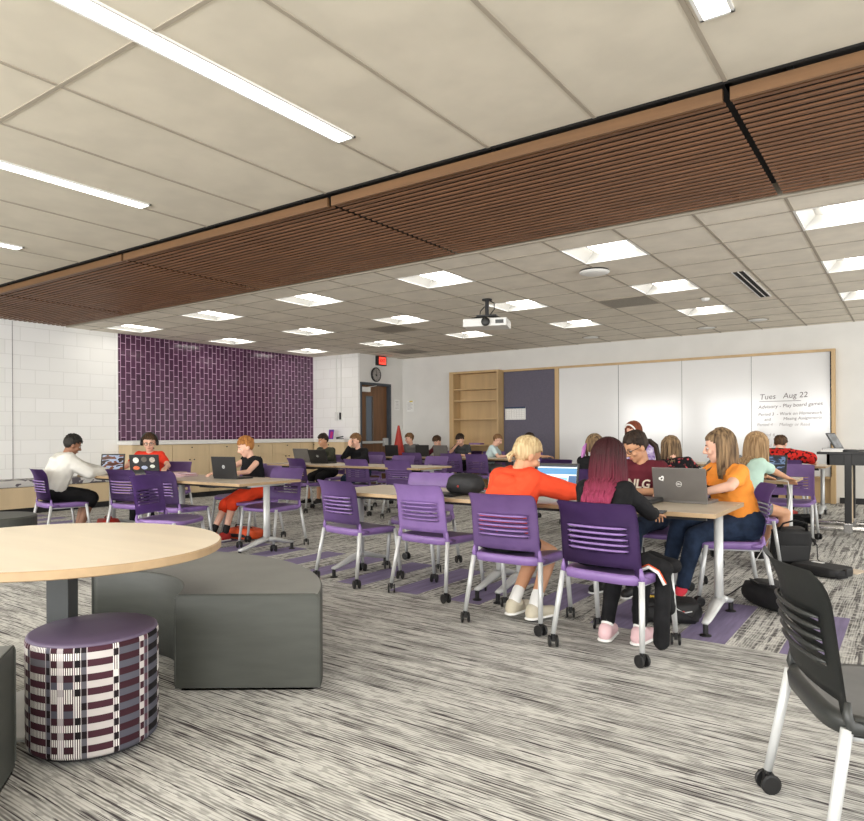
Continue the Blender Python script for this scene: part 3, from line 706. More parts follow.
def ramp_const(v,cols):
    r=t_.n('ShaderNodeValToRGB'); r.color_ramp.interpolation='CONSTANT'; e=r.color_ramp.elements
    e[0].position=0; e[0].color=lin(cols[0]); e[1].position=1/len(cols); e[1].color=lin(cols[1])
    for i,c in enumerate(cols[2:],2): q=e.new(i/len(cols)); q.color=lin(c)
    t_.l(v,r.inputs[0]); return r.outputs[0]
darkc=ramp_const(wn(ci,11.),[(54,28,36),(20,16,19),(60,30,40),(84,54,66),(26,18,22),(66,36,46)])
lightc=ramp_const(wn(ci,13.),[(212,210,204),(92,91,98),(186,180,178),(80,80,90),(104,92,100),(220,218,212)])
stripe=mathn(t_,'GREATER_THAN',mathn(t_,'FRACT',mathn(t_,'MULTIPLY',ang,190)),.5)
st=mixc(t_,stripe,lin((232,230,224)),lin((74,56,64)))
isst=mathn(t_,'MULTIPLY',mathn(t_,'GREATER_THAN',wn(ci,5.),.5),mathn(t_,'GREATER_THAN',wn(ri,ci),mathn(t_,'SUBTRACT',.85,mathn(t_,'MULTIPLY',par,.75))))
c=mixc(t_,par,darkc,lightc); c=mixc(t_,isst,c,st)
edge=mathn(t_,'LESS_THAN',mathn(t_,'FRACT',cols_),.12); c=mixc(t_,mathn(t_,'MULTIPLY',edge,.6),c,lin((205,196,198)))
t_.l(c,t_.b.inputs['Base Color'])
M_ottop=mat('dusty_purple_vinyl',(88,76,98),.45,var=.05)
t=thing('patterned_ottoman','round ottoman with checked maroon, grey and white fabric and purple top','ottoman',(-2.695,1.475,0))
b=NB(); lathe(b,[(.236,.03),(.24,.04),(.241,.43),(.238,.44)],seg=96); obj('fabric_side',b,m,t,True)
b=NB(); lathe(b,[(.238,.438),(.236,.447),(.225,.453),(.1,.457),(.01,.457)],seg=96); obj('seat_top',b,M_ottop,t,True)
b=NB(); lathe(b,[(.215,.013),(.215,.032)],seg=48); obj('base',b,M_base,t)

# instructor table
t=thing('standing_table','black standing-height instructor table at the right edge','table',(-.05,9.55,0))
b=NB(); box(b,-.9,1.2,-.32,.42,.955,.985,bev=.004); box(b,-.8,1.1,-.28,-.25,.83,.955); box(b,-.8,-.77,-.28,.38,.83,.955); box(b,-.8,1.1,.36,.38,.83,.955); obj('top',b,M_black,t)
b=NB(); box(b,-.62,-.55,-.3,-.24,.1,.955,bev=.004); box(b,.85,.92,-.3,-.24,.1,.955,bev=.004); box(b,-.62,-.55,.3,.36,.1,.955,bev=.004); box(b,.85,.92,.3,.36,.1,.955,bev=.004); obj('post',b,M_black,t)
b=NB(); box(b,-.60,-.57,-.2,.26,.12,.9); obj('side_panel',b,M_cab,t)
b=NB()
for y in (-.27,.33): tube(b,(-1.0,y,.09),(1.2,y,.09),.034,seg=12)
for x in (-.585,.885):
    for y in (-.27,.33): box(b,x-.045,x+.045,y-.045,y+.045,.04,.16,bev=.008)
obj('base_tube',b,M_chrome,t)
b=NB()
for x in (-.95,1.1):
    for y in (-.27,.33): tube(b,(x,y,.06),(x,y,.03),.012); sweep(b,[(x-.02,y,.03),(x+.02,y,.03)],.03,12)
for x in (-.95,1.1):
    for y in (-.27,.33): pass
obj('caster',b,M_black,t)

# laptops
M_lapk=mat('laptop_black',(30,30,31),.4,var=.1); M_lapg=mat('laptop_grey',(108,105,102),.4,metal=.3,var=.05); M_key=mat('laptop_keys',(40,40,42),.6,var=.2)
def screen_mat(name,cs,scale,strength=1.0):
    m=base_mat(name,(10,10,12),.25); t=NT(m); tc=t.n('ShaderNodeTexCoord'); mp=t.n('ShaderNodeMapping'); mp.inputs['Scale'].default_value=(4,1,10); t.l(tc.outputs['Object'],mp.inputs[0])
    q=t.n('ShaderNodeTexNoise'); q.inputs['Scale'].default_value=scale; q.inputs['Detail'].default_value=1; t.l(mp.outputs[0],q.inputs[0])
    r=t.n('ShaderNodeValToRGB'); r.color_ramp.interpolation='CONSTANT'; e=r.color_ramp.elements; e[0].position=0; e[0].color=lin(cs[0]); e[1].position=.42; e[1].color=lin(cs[1])
    for i,c in enumerate(cs[2:]): k=e.new(.50+.08*i); k.color=lin(c)
    t.l(q.outputs[0],r.inputs[0]); t.l(r.outputs[0],t.b.inputs['Emission Color']); t.b.inputs['Emission Strength'].default_value=strength; return m
SC_blue=screen_mat('screen_web_page',[(64,110,150),(120,170,205),(214,226,232),(60,96,110)],1.2,.75)
SC_dark=screen_mat('screen_dark_game',[(16,20,30),(30,44,70),(90,110,140),(14,14,20)],2.2,.8)
SC_game=screen_mat('screen_brown_game',[(66,34,24),(104,58,38),(150,160,180),(40,24,20)],1.6,.8)
SC_off=screen_mat('screen_plain',[(60,64,70),(90,94,100),(120,124,130)],1,.5)
def laptop(x,y,deg,label,body,scr,tilt=15,w=.34,z=.7405,logo=None,stickers=None):
    """user sits at local -y; lid hinged at +y"""
    t=thing('laptop',label,'laptop',(x,y,z),math.radians(deg),'open laptops'); d=.235
    b=NB(); box(b,-w/2,w/2,-d/2,d/2,0,.02,bev=.003); obj('base',b,body,t)
    b=NB(); box(b,-w*.43,w*.43,-.02,.09,.0205,.0225); box(b,-.05,.05,-.105,-.035,.0203,.021); obj('keyboard',b,M_key,t)
    b=NB(); box(b,-w/2,w/2,0,.012,0,.225,bev=.003); lid=obj('lid',b,body,t,loc=(0,d/2-.006,.02),rot=(-math.radians(tilt),0,0))
    b=NB(); box(b,-w/2,w/2,-.002,0,0,.224); obj('bezel',b,M_lapk,lid)
    b=NB(); box(b,-w/2+.016,w/2-.016,-.0034,-.002,.024,.208); obj('screen',b,scr,lid)
    Mb=Matrix.Translation((0,.0127,.115))@Matrix(((-1,0,0,0),(0,0,1,0),(0,1,0,0),(0,0,0,1)))
    if logo=='ring':
        b=NB(); 
        for k in range(24): rbox(b,(.018*math.cos(2*PI*k/24),.0128,.115+.018*math.sin(2*PI*k/24)),(.0052,.0012,.0025),Matrix.Rotation(-2*PI*k/24+PI/2,3,'Y'))
        obj('logo_ring',b,M_white,lid); text('logo','DELL',.012,M_white,lid,Mb,align='CENTER',bold=.0004)
    if logo=='disc':
        b=NB(); lathe(b,[(.02,0),(.02,.0012)],seg=24); obj('logo_disc',b,M_leg,lid,loc=(0,.0122,.115),rot=(-PI/2,0,0)); text('logo','hp',.026,M_lapk,lid,Matrix.Translation((0,.0012,0))@Mb,align='CENTER',shear=.3)
    if stickers:
        for i,(sx,sz,r,c,ry) in enumerate(stickers):
            b=NB(); lathe(b,[(r,0),(r,.0012)],seg=24,sy=ry); obj('sticker',b,mat('sticker_%d'%i,c,.5,scale=60,var=.25),lid,loc=(sx,.0123,sz),rot=(-PI/2,0,0))
    return t
L1=laptop(-1.30,4.92,176,'grey laptop with heart sticker on lid, before the orange tee',M_lapg,SC_blue,12,w=.36,logo='ring')
# white heart sticker with red mark
b=NB(); P=[]
for k in range(28):
    a=2*PI*k/28; P.append((.016*math.sin(a)**3*1.25,.0013*(13*math.cos(a)-5*math.cos(2*a)-2*math.cos(3*a)-math.cos(4*a))))
vs=[b.verts.new((x,0.0132,z)) for x,z in P]; b.faces.new(vs); lid=[c for c in L1.children if c.name.startswith('lid')][0]
hs=obj('heart_sticker',b,M_paper,lid,loc=(.115,0,.15),rot=(0,.5,0)); sol=hs.modifiers.new('s','SOLIDIFY'); sol.thickness=.0012
b=NB(); rbox(b,(.115,.0142,.15),(.018,.001,.008),Matrix.Rotation(.7,3,'Y')); obj('sticker_mark',b,M_void,lid)
LA=laptop(-2.33,4.92,4,'open black laptop showing a blue web page before the hoodie and magenta hair',M_lapk,emat('screen_page_white',(206,218,226),.62),14,w=.36)
lid=[c for c in LA.children if c.name.startswith('lid')][0]
for nm,c,(x0,x1,z0,z1) in (('page_toolbar',(30,40,52),(-.164,.164,.194,.208)),('page_banner',(70,120,160),(-.164,.164,.135,.185)),('page_picture',(40,90,96),(-.164,-.02,.024,.08)),('page_column',(120,168,200),(-.01,.09,.03,.11)),('page_sidebar',(52,84,120),(.10,.164,.024,.125))):
    b=NB(); box(b,x0,x1,-.0039,-.0034,z0,z1); obj(nm,b,emat(nm,c,.62),lid)
laptop(-1.28,7.75,-12,'black laptop with dark screen on the right second row table',M_lapk,SC_dark,12,w=.36)
laptop(-6.13,4.93,184,'black laptop with round silver logo on the left front table',M_lapk,SC_blue,8,w=.36,logo='disc')
laptop(-7.83,5.0,215,'black laptop whose lid is covered in round stickers, by red shirt',M_lapk,SC_blue,10,w=.36,stickers=[(.1,.155,.036,(222,220,212),1),(.0,.165,.034,(96,88,80),1),(-.1,.16,.034,(170,160,150),1),(.1,.06,.04,(214,110,70),.6),(.0,.065,.038,(160,170,196),.6),(-.1,.08,.03,(196,200,190),.7)])
laptop(-8.33,4.75,35,'small black laptop with brown game screen before the pale hoodie',M_lapk,SC_game,10,w=.30)
laptop(-8.55,8.45,180,'grey laptop with glossy lid beside the olive shirt, second row',M_lapg,SC_off,14,w=.36)
laptop(-8.02,8.30,186,'dark laptop in front of the olive shirt, lid leaning back',M_lapk,SC_off,22,w=.36,logo='ring')
laptop(-9.1,11.6,180,'dark grey laptop below the cone on the third row table',M_lapk,SC_off,8)
laptop(-8.45,11.8,180,'black laptop between cone and pale laptop, third row',M_lapk,SC_off,4)
laptop(-7.95,11.75,180,'pale grey laptop in front of the third row maroon shirt',M_lapg,SC_off,8)
lt=laptop(-.62,9.5,80,'open laptop tilted far back on the standing table',M_lapk,SC_off,28,z=.9855)

# ------------------------------------------------------------------ people
def cloth(name,col,var=.1,scale=10,col2=None,bump=.35): return mat('fabric_'+name,col,.85,var=var,scale=scale,col2=col2,bump=bump,bscale=70,spec=.2)
def hairm(name,c1,c2,st=(60,60,2)):
    m=mat('hair_'+name,c1,.62,scale=1.0,stretch=st,col2=c2,bump=.25,bscale=3,detail=4,spec=.25); return m
SKL=mat('skin_light',(226,178,154),.55,var=.05,scale=12); SKT=mat('skin_tan',(196,146,112),.55,var=.05,scale=12); SKB=mat('skin_brown',(140,98,74),.55,var=.06,scale=12)
M_eye=mat('eye_white',(198,192,186),.5,var=.01); M_lip=mat('lip',(176,98,88),.5,var=.05); M_brow=mat('brow_brown',(70,48,34),.8,var=.1)
def ik(a,b,l1,l2,pole):
    a=Vector(a); b=Vector(b); d=b-a; L=min(d.length,(l1+l2)*.995); d=d.normalized(); b2=a+d*L
    x=(l1*l1-l2*l2+L*L)/(2*L); h=math.sqrt(max(0,l1*l1-x*x)); p=Vector(pole); p=(p-d*p.dot(d)).normalized(); return a+d*x+p*h,b2
def hand(bm,w,d,n,side,s,curl=.5,seg=8):
    """w wrist, d direction along the palm, n palm-down normal, side=+1 right hand; five separate fingers"""
    d=Vector(d).normalized(); n=Vector(n); n=(n-d*n.dot(d)).normalized(); x=d.cross(n)*(-1 if side>0 else 1)
    k=s; pe=w+d*.085*k
    for e in (-.028,-.010,.010,.028): caps(bm,w+x*e*.7*k+d*.012*k,pe+x*e*1.0*k,.0135*k,.012*k,seg)
    for i,(e,l) in enumerate(((-.033,.058),(-.011,.072),(.011,.078),(.033,.07))):
        p=pe+x*e*k; a=curl*.5; q=p+(d*math.cos(a)+n*math.sin(a)+x*e*2).normalized()*l*.55*k; a2=curl*1.5; r=q+(d*math.cos(a2)+n*math.sin(a2)).normalized()*l*.45*k
        caps(bm,p,q,.0088*k,.008*k,seg); caps(bm,q,r,.008*k,.0068*k,seg)
    t0=w+d*.025*k+x*.026*k; t1=t0+(x*.8+d*.75+n*.25).normalized()*.045*k; t2=t1+(d*.9+x*.2+n*.2).normalized()*.032*k
    caps(bm,t0,t1,.0115*k,.0095*k,seg); caps(bm,t1,t2,.0095*k,.0075*k,seg)
def person(x,y,deg,label,s=.92,lean=14,side=0,hp=20,hy=0,hr=0,hands=None,curl=.6,feet=None,wide=1.0,skin=SKL,hair=('short',None,0),shirt=None,sleeve='short',hood=False,pants=None,plen='long',shoes=None,socks=None,near=False,face=True,glasses=False,phones=False,shirt_text=None,headband=None,seed=1,tail=None,bulk=0,fa=52,strands=None,pz=.555,elb=None,kneepole=(0,1,.9)):
    rnd=random.Random(seed); vx=.0062 if near else .0105; seg=12 if near else 8
    P=Vector((0,-.085,pz)); u=Vector((math.sin(math.radians(side)),math.sin(math.radians(lean)),math.cos(math.radians(lean)))).normalized()
    rt=Vector((1,0,0)); rt=(rt-u*rt.dot(u)).normalized(); N=P+u*.45*s
    hpR=math.radians(hp); hyR=math.radians(hy)
    RH=(Matrix.Rotation(hyR,3,'Z')@Matrix.Rotation(-hpR,3,'X')@Matrix.Rotation(math.radians(hr),3,'Y'))
    k=.93+.07*s; hu=RH@Vector((0,0,1)); hf=RH@Vector((0,1,0)); hx=RH@Vector((1,0,0))
    C=N+(u*.6+Vector((0,0,.6))+hu*.3).normalized()*.095*s+ hu*.075*k+hf*.03
    H=lambda v: C+RH@(Vector(v)*k)
    hips=[P+rt*e*.085*s*wide for e in (-1,1)]; sh=[N-u*.035*s+rt*e*.150*s*(.5+.5*wide) for e in (-1,1)]
    # arms
    hands=hands or [(-.16,.40,.77),(.16,.40,.77)]
    arms=[]
    for i,e in enumerate((-1,1)):
        ep=(elb[i] if elb else (e*.9,-.5,-.9)); el,wr=ik(sh[i],Vector(hands[i]),.27*s,.245*s,ep); arms.append((el,wr))
    feet=feet or [(-.11,.36,.09),(.11,.38,.09)]
    legs=[]
    for i,e in enumerate((-1,1)):
        kn,an=ik(hips[i],Vector(feet[i]),.43*s,.42*s,kneepole if not isinstance(kneepole[0],tuple) else kneepole[i]); legs.append((kn,an))
    torso=[(hips[0],hips[1],.108*wide,.108*wide)]
    W1,W2,W3=P+u*.14*s,P+u*.28*s,P+u*.39*s
    torso+=[(W1-rt*.055*s*wide,W1+rt*.055*s*wide,.102*wide,.102*wide),(W2-rt*.075*s,W2+rt*.075*s,.1*wide**.6,.1*wide**.6),(W3-rt*.105*s,W3+rt*.105*s,.075,.075)]
    for e in (-1,1): torso+=[(P+rt*e*.08*s*wide,W2+rt*e*.075*s,.1*wide,.097),(W2+rt*e*.075*s,sh[0 if e<0 else 1],.095,.056)]
    torso+=[(N-u*.03*s-rt*.1*s,N-u*.03*s+rt*.1*s,.05,.05)]
    sc=lambda L,ds,f=1: [(a,b,(ra*f)*s+ds,(rb*f)*s+ds) for a,b,ra,rb in L]
    def limb_arm(i): el,wr=arms[i]; return [(sh[i],el,.048*wide**.5,.038*wide**.5),(el,wr,.037*wide**.5,.026)]
    def limb_leg(i): kn,an=legs[i]; return [(hips[i],kn,.088*wide,.058*wide**.5),(kn,kn.lerp(an,.35),.056,.056),(kn.lerp(an,.35),an,.055,.037)]
    b=NB()
    for a,c,ra,rb in sc(torso,-.006): caps(b,a,c,ra,rb,seg)
    for i in (0,1):
        for a,c,ra,rb in sc(limb_arm(i)+limb_leg(i),-.002): caps(b,a,c,ra,rb,seg)
        el,wr=arms[i]; d=(wr-el).normalized(); nn=Vector((0,.15,-1)); 
        hand(b,wr,(d+Vector((0,.25,-.15))) if wr.z<1.0 else Vector((0,-.2,1)),nn if wr.z<1.0 else Vector((0,-1,.2)),1 if i else -1,s,curl)
        an=legs[i][1]; caps(b,an,(an.x,an.y+.02,an.z-.03),.035*s,.035*s); caps(b,(an.x,an.y,an.z-.045),(an.x+(.02 if i else -.02),an.y+.14*s,an.z-.055),.032*s,.026*s)
    caps(b,N-u*.05,H((0,-.015,-.07)),.056*s,.05*s,seg)
    ell(b,H((0,-.008,.022)),(.077*k,.094*k,.09*k),RH,20,14); ell(b,H((0,.022,-.055)),(.056*k,.064*k,.066*k),RH,18,12); ell(b,H((0,.052,-.10)),(.026*k,.024*k,.02*k),RH)
    caps(b,H((0,.086,.008)),H((0,.106,-.032)),.009,.0125,8); caps(b,H((-.01,.092,-.038)),H((.01,.092,-.038)),.008,.008,8)
    for e in (-1,1):
        ell(b,H((e*.079,-.004,-.02)),(.010,.02,.032),RH,10,8); ell(b,H((e*.040,.060,-.035)),(.026,.024,.024),RH,10,8)
    root=fuse('person',b,skin,None,vx,3 if near else 2); root.location=(x,y,0); root.rotation_euler=(0,0,math.radians(deg))
    tag(root,label,'person','people seated in the classroom')
    # face
    if face:
        b=NB(); 
        for e in (-1,1): ell(b,H((e*.031,.0755,-.006)),(.0135,.0105,.0075),RH,10,8)
        ey=obj('eyes',b,M_eye,root,True)
        b=NB()
        for e in (-1,1): ell(b,H((e*.031,.084,-.007)),(.0062,.0042,.0062),RH,8,6)
        obj('iris',b,M_void,ey,True)
        b=NB()
        for e in (-1,1): sweep(b,[H((e*.014,.088,.014)),H((e*.032,.086,.020)),H((e*.048,.076,.014))],[.0022,.003,.0018],6)
        obj('eyebrows',b,M_brow,root,True)
        b=NB(); sweep(b,[H((-.022,.080,-.070)),H((-.008,.0885,-.068)),H((0,.0885,-.070)),H((.008,.0885,-.068)),H((.022,.080,-.070))],[.002,.0045,.005,.0045,.002],6); obj('lips',b,M_lip,root,True)
    # clothes
    sf=vx*1.15
    if shirt:
        b=NB()
        for a,c,ra,rb in sc(torso[1:4]+torso[8:]+[(P+rt*e_*.07*s*wide+u*.05,W2+rt*e_*.075*s,.1*wide,.097) for e_ in (-1,1)]+[(W2+rt*e_*.075*s,sh[0 if e_<0 else 1],.095,.056) for e_ in (-1,1)],.012+bulk): caps(b,a,c,ra,rb,seg)
        for i in (0,1):
            el,wr=arms[i]
            if sleeve=='long':
                caps(b,sh[i],el,.062*s*wide**.5+bulk,.054*s+bulk,seg); caps(b,el,el.lerp(wr,.93),.053*s+bulk,.038*s+bulk*.3,seg)
            elif sleeve=='short': caps(b,sh[i],sh[i].lerp(el,.55),.060*s*wide**.5,.060*s*wide**.5,seg)
        if hood:
            hb=-(Matrix.Identity(3)@Vector((0,1,0))); pts=[]
            for q in range(9):
                a=PI*q/8; pts.append(N+rt*.10*math.cos(a)*s+Vector((0,-.085*math.sin(a)+.03,.03-.02*math.sin(a))))
            for p,q in zip(pts,pts[1:]): caps(b,p,q,.036,.036,8)
            ell(b,N+Vector((0,-.12,-.04)),(.115*s,.05,.06)); ell(b,N+Vector((0,-.125,-.09)),(.07*s,.04,.07)); 
        fuse('shirt',b,shirt,root,sf,4,.006 if near else .005,9)
        if shirt_text:
            st,sz,sm=shirt_text; fr=Vector((0,1,0)); fr=(fr-u*fr.dot(u)).normalized()
            p=P+u*.30*s+fr*(.125*s+.006); M4=Matrix.Identity(4)
            for i_ in range(3): M4[i_][0]=-rt[i_]; M4[i_][1]=u[i_]; M4[i_][2]=fr[i_]; M4[i_][3]=p[i_]
            text('shirt_print',st,sz,sm,root,M4,ext=.006,align='CENTER',shear=.25,bold=.001)
    if pants:
        b=NB(); caps(b,hips[0],hips[1],.122*s*wide,.122*s*wide,seg)
        for i in (0,1):
            kn,an=legs[i]
            if plen=='long': caps(b,hips[i],kn,.1*s*wide,.07*s*wide**.5,seg); caps(b,kn,kn.lerp(an,.9),.069*s*wide**.5,.052*s,seg)
            elif plen=='knee': caps(b,hips[i],kn,.104*s*wide,.088*s,seg); caps(b,kn,kn.lerp(an,.12),.088*s,.085*s,seg)
            else: caps(b,hips[i],hips[i].lerp(kn,.45),.1*s*wide,.095*s,seg)
        fuse('trousers' if plen=='long' else 'shorts',b,pants,root,sf,3,.005,8)
    for i in (0,1):
        an=legs[i][1]; kn=legs[i][0]; tx=an.x+(.02 if i else -.02)
        if socks: b=NB(); caps(b,kn.lerp(an,.78),an,.046*s,.044*s,10); caps(b,an,(an.x,an.y+.03,an.z-.03),.044*s,.04*s,10); fuse('sock',b,socks,root,.009,2)
        if shoes:
            z=an.z-.09; b=NB(); caps(b,(an.x,an.y-.03,z+.045),(tx,an.y+.16*s,z+.038),.042,.036,10); caps(b,(an.x,an.y-.02,z+.07),(an.x,an.y+.04,z+.065),.042,.04,10)
            sh_=fuse('shoe',b,shoes,root,.008,2); 
            b=NB(); caps(b,(an.x,an.y-.03,z+.012),(tx,an.y+.16*s,z+.012),.0445,.039,14)
            for v in b.verts: v.co.z=z+.012+(v.co.z-z-.012)*.28
            obj('sole',b,M_paper,sh_,True)
    # hair
    st,hm,L=hair
    def scalp(b,infl,hl):
        t=bmesh.new(); bmesh.ops.create_uvsphere(t,u_segments=32,v_segments=20,radius=1)
        dv=[]
        for v in t.verts:
            p=Vector((v.co.x*(.079+infl),v.co.y*(.097+infl)-.009,v.co.z*(.092+infl)+.024))
            f=hl(p.y) ; 
            if p.z<f-.004: dv.append(v)
            n_=noise.noise(v.co*4+Vector((seed,0,0)))*(.004 if hair[0]=='short' else .0015); v.co=p+v.co*n_
        bmesh.ops.delete(t,geom=dv,context='VERTS'); bmesh.ops.solidify(t,geom=t.faces[:],thickness=.010)
        for v in t.verts: v.co=H(v.co)
        merge(b,t,Matrix.Identity(4))
    lerp=lambda y,pts: next((a[1]+(b_[1]-a[1])*(y-a[0])/(b_[0]-a[0]) for a,b_ in zip(pts,pts[1:]) if a[0]<=y<=b_[0]),pts[0][1] if y<pts[0][0] else pts[-1][1])
    if st=='short' or st=='buzz':
        b=NB(); hl=lambda y: lerp(y,[(-.12,-.075),(-.03,-.06),(.012,-.015),(.02,.028),(.05,.04),(.085,.052),(.12,.06)])
        scalp(b,.006 if st=='short' else .002,hl)
        if st=='short':
            for i in range(150 if near else 70):
                th=rnd.uniform(.05,1.45); ph=rnd.uniform(0,2*PI); p=Vector((math.sin(th)*math.sin(ph),math.sin(th)*math.cos(ph),math.cos(th)))
                q=Vector((p.x*.085,p.y*.102-.009,p.z*.098+.024)); 
                if q.z<hl(q.y)+.008: continue
                dr=Vector((rnd.uniform(-.3,.5),.8,-.2 if q.y>0 else -.6)); dr=(dr-p*dr.dot(p)).normalized()
                sweep(b,[H(q-dr*.01),H(q+dr*.014+p*.006),H(q+dr*.032+p*.002)],[.006,.007,.002],5)
        obj('hair',b,hm,root,True)
    elif st in('long','pulled'):
        b=NB(); hl=lambda y: lerp(y,[(-.12,-.085),(-.02,-.07),(.02,-.005),(.05,.045),(.09,.06),(.12,.07)])
        scalp(b,.008,hl)
        n=(360 if near else 150) if st=='long' else (170 if near else 80)
        for i in range(n):
            ph=rnd.uniform(math.radians(fa),math.radians(360-fa)); part=rnd.uniform(-.2,.2); tmax=1.45+rnd.uniform(-.1,.25); pts=[]; off=rnd.uniform(.004,.014) if st=='long' else rnd.uniform(.004,.008)
            for q in range(7):
                th=.08+tmax*q/6*(1 if True else 0); f=th
                p=Vector((math.sin(f)*math.sin(ph)*(.081+off),math.sin(f)*math.cos(ph)*(.099+off)-.009,math.cos(f)*(.094+off)+.024)); pts.append(H(p))
            if st=='pulled':
                tl=H((.0,-.105,-.045)); pts[-1]=pts[-1].lerp(tl,.75); pts[-2]=pts[-2].lerp(tl,.4); pts.append(tl+Vector((0,0,-.005)))
                rr=[.004]+[.0062]*(len(pts)-2)+[.004]
            else:
                ln=L*rnd.uniform(.75,1.05); cur=pts[-1].copy(); dv=(pts[-1]-pts[-2]).normalized()*.03; m_=max(3,int(ln/.035)); wv=rnd.uniform(0,6)
                for q in range(m_):
                    dv=dv*.55+Vector((0,0,-.035))*.6; dv=dv.normalized()*.035; cur=cur+dv+Vector((math.sin(wv+q*.7)*.003,math.cos(wv+q*.6)*.003,0))
                    # keep outside the torso and shoulders
                    rel=cur-P; hgt=rel.dot(u); 
                    if hgt<.45*s:
                        ax=P+u*max(0,hgt); o_=cur-ax; lat=max(-.11*s,min(.11*s,o_.dot(rt))); core=ax+rt*lat; d_=cur-core; need=(.115 if hgt<.36*s else .085)*s+.012
                        if d_.length<need: 
                            dd=d_.normalized() if d_.length>.01 else Vector((0,-1,0)); cur=core+dd*need
                    pts.append(cur.copy())
                rr=[.003]+[.009]*6+[.009-.0045*(q/m_)**2 for q in range(m_)]
                rr=rr[:len(pts)]
            sweep(b,pts,rr,5)
        if tail:
            for i in range(28):
                o_=Vector((rnd.uniform(-.012,.012),rnd.uniform(-.012,.012),rnd.uniform(-.01,.01))); tp=[H((0,-.085,-.0))+o_*.4]+[H(Vector(q))+o_*(1 if j<len(tail)-1 else 1.3) for j,q in enumerate(tail)]; sweep(b,tp,[.004]+[.008]*(len(tail)-1)+[.003],5)
        obj('hair',b,hm,root,True)
    if strands is not None:
        b=NB()
        for i in range(34):
            a=rnd.uniform(-.07,.05); r0=rnd.uniform(.0,.03); pts=[H((-.088-r0*.3,a,.0)),H((-.105-r0,a,-.05)),H((-.115-r0,a+.01,-.10))]
            for q in range(4): p=pts[-1]; pts.append(p+Vector((-.012+r0*.3,.004,-.03)))
            sweep(b,pts,[.003,.007,.008,.008,.0075,.006,.003],5)
        obj('hair_strands',b,strands,root,True)
    if headband is not None:
        b=NB(); pts=[H((math.cos(a)*.09,.045+.012*math.sin(a),.012+math.sin(a)*.092)) for a in [PI*q/14 for q in range(15)]]; sweep(b,pts,.009,8,flat=1.6); obj('headband',b,headband,root,True)
    if glasses:
        b=NB()
        for e in (-1,1):
            ring=[H((e*.033+math.cos(a)*.024,.096+(-.006 if e*math.cos(a)>.5 else 0),-.006+math.sin(a)*.018)) for a in [2*PI*q/14 for q in range(15)]]; sweep(b,ring,.0022,5)
            sweep(b,[H((e*.056,.088,-.001)),H((e*.082,.03,.0)),H((e*.085,-.01,-.004))],.0022,5)
        sweep(b,[H((-.01,.1,0)),H((0,.103,.002)),H((.01,.1,0))],.002,5); obj('glasses',b,M_black,root,True)
    if phones:
        b=NB(); sweep(b,[H((math.cos(a)*.1,-.012,.02+math.sin(a)*.108)) for a in [PI*q/14 for q in range(15)]],.009,8,flat=1.4); 
        for e in (-1,1): sweep(b,[H((e*.082,-.008,-.015)),H((e*.09,-.008,-.015)),H((e*.112,-.008,-.015)),H((e*.118,-.008,-.015))],[.032,.038,.036,.024],16)
        obj('headphones',b,M_black,root,True)
    return root
BLK=cloth('black',(24,24,26),.3); ORR=cloth('orange_red',(226,76,44),.05); ORT=cloth('orange',(240,150,62),.05); MAR=cloth('maroon',(92,34,44),.1); JEA=cloth('denim',(34,46,66),.3,14); PALE=cloth('pale_grey',(214,212,204),.05); REDT=cloth('red',(222,62,42),.05)
OLV=cloth('olive',(64,66,54),.12); MINT=cloth('mint',(186,214,200),.05); PBLUE=cloth('pale_blue',(196,214,216),.05); FLO=cloth('floral',(24,22,26),scale=22,col2=(190,80,84)); FLO.node_tree.nodes['Color Ramp'].color_ramp.elements[0].position=.58
PLD=cloth('plaid',(196,40,34),scale=20,col2=(40,18,18)); PLD.node_tree.nodes['Color Ramp'].color_ramp.elements[0].position=.5; PLD.node_tree.nodes['Color Ramp'].color_ramp.elements[1].position=.54
ORS=cloth('orange_shorts',(222,66,34),.1); CAM=cloth('dark_red_shorts',(104,36,30),.2,12); PURF=cloth('lilac_floral',(206,196,220),scale=18,col2=(120,90,160)); BLUE=cloth('bright_blue',(38,92,168),.1); GRY=cloth('mid_grey',(112,112,112),.1); DGR=cloth('dark_grey',(66,68,70),.1)
SHB=mat('shoe_beige',(196,188,168),.7,var=.1); SHP=mat('shoe_pink',(212,178,182),.7,var=.06); SHK=mat('shoe_black',(22,22,22),.6,var=.2); SHR=mat('shoe_red',(168,40,34),.6,var=.1)
SOW=mat('sock_white',(225,225,222),.9,var=.04); SOR=mat('sock_coral',(226,62,78),.9,var=.05); SOK=mat('sock_black',(26,24,24),.9,var=.1)
HBL=hairm('blonde',(206,186,146),(164,138,98)); HBR=hairm('brown',(58,42,30),(92,68,46)); HDK=hairm('dark_brown',(34,26,22),(58,44,34)); HLB=hairm('light_brown',(120,92,62),(176,146,108)); HGI=hairm('ginger_blond',(186,130,72),(150,98,52)); HSB=hairm('sandy',(140,104,70),(104,76,50)); HRB=hairm('auburn',(132,68,42),(96,48,32)); HOM=hairm('ombre_brown',(66,50,38),(150,124,92),(50,50,5))
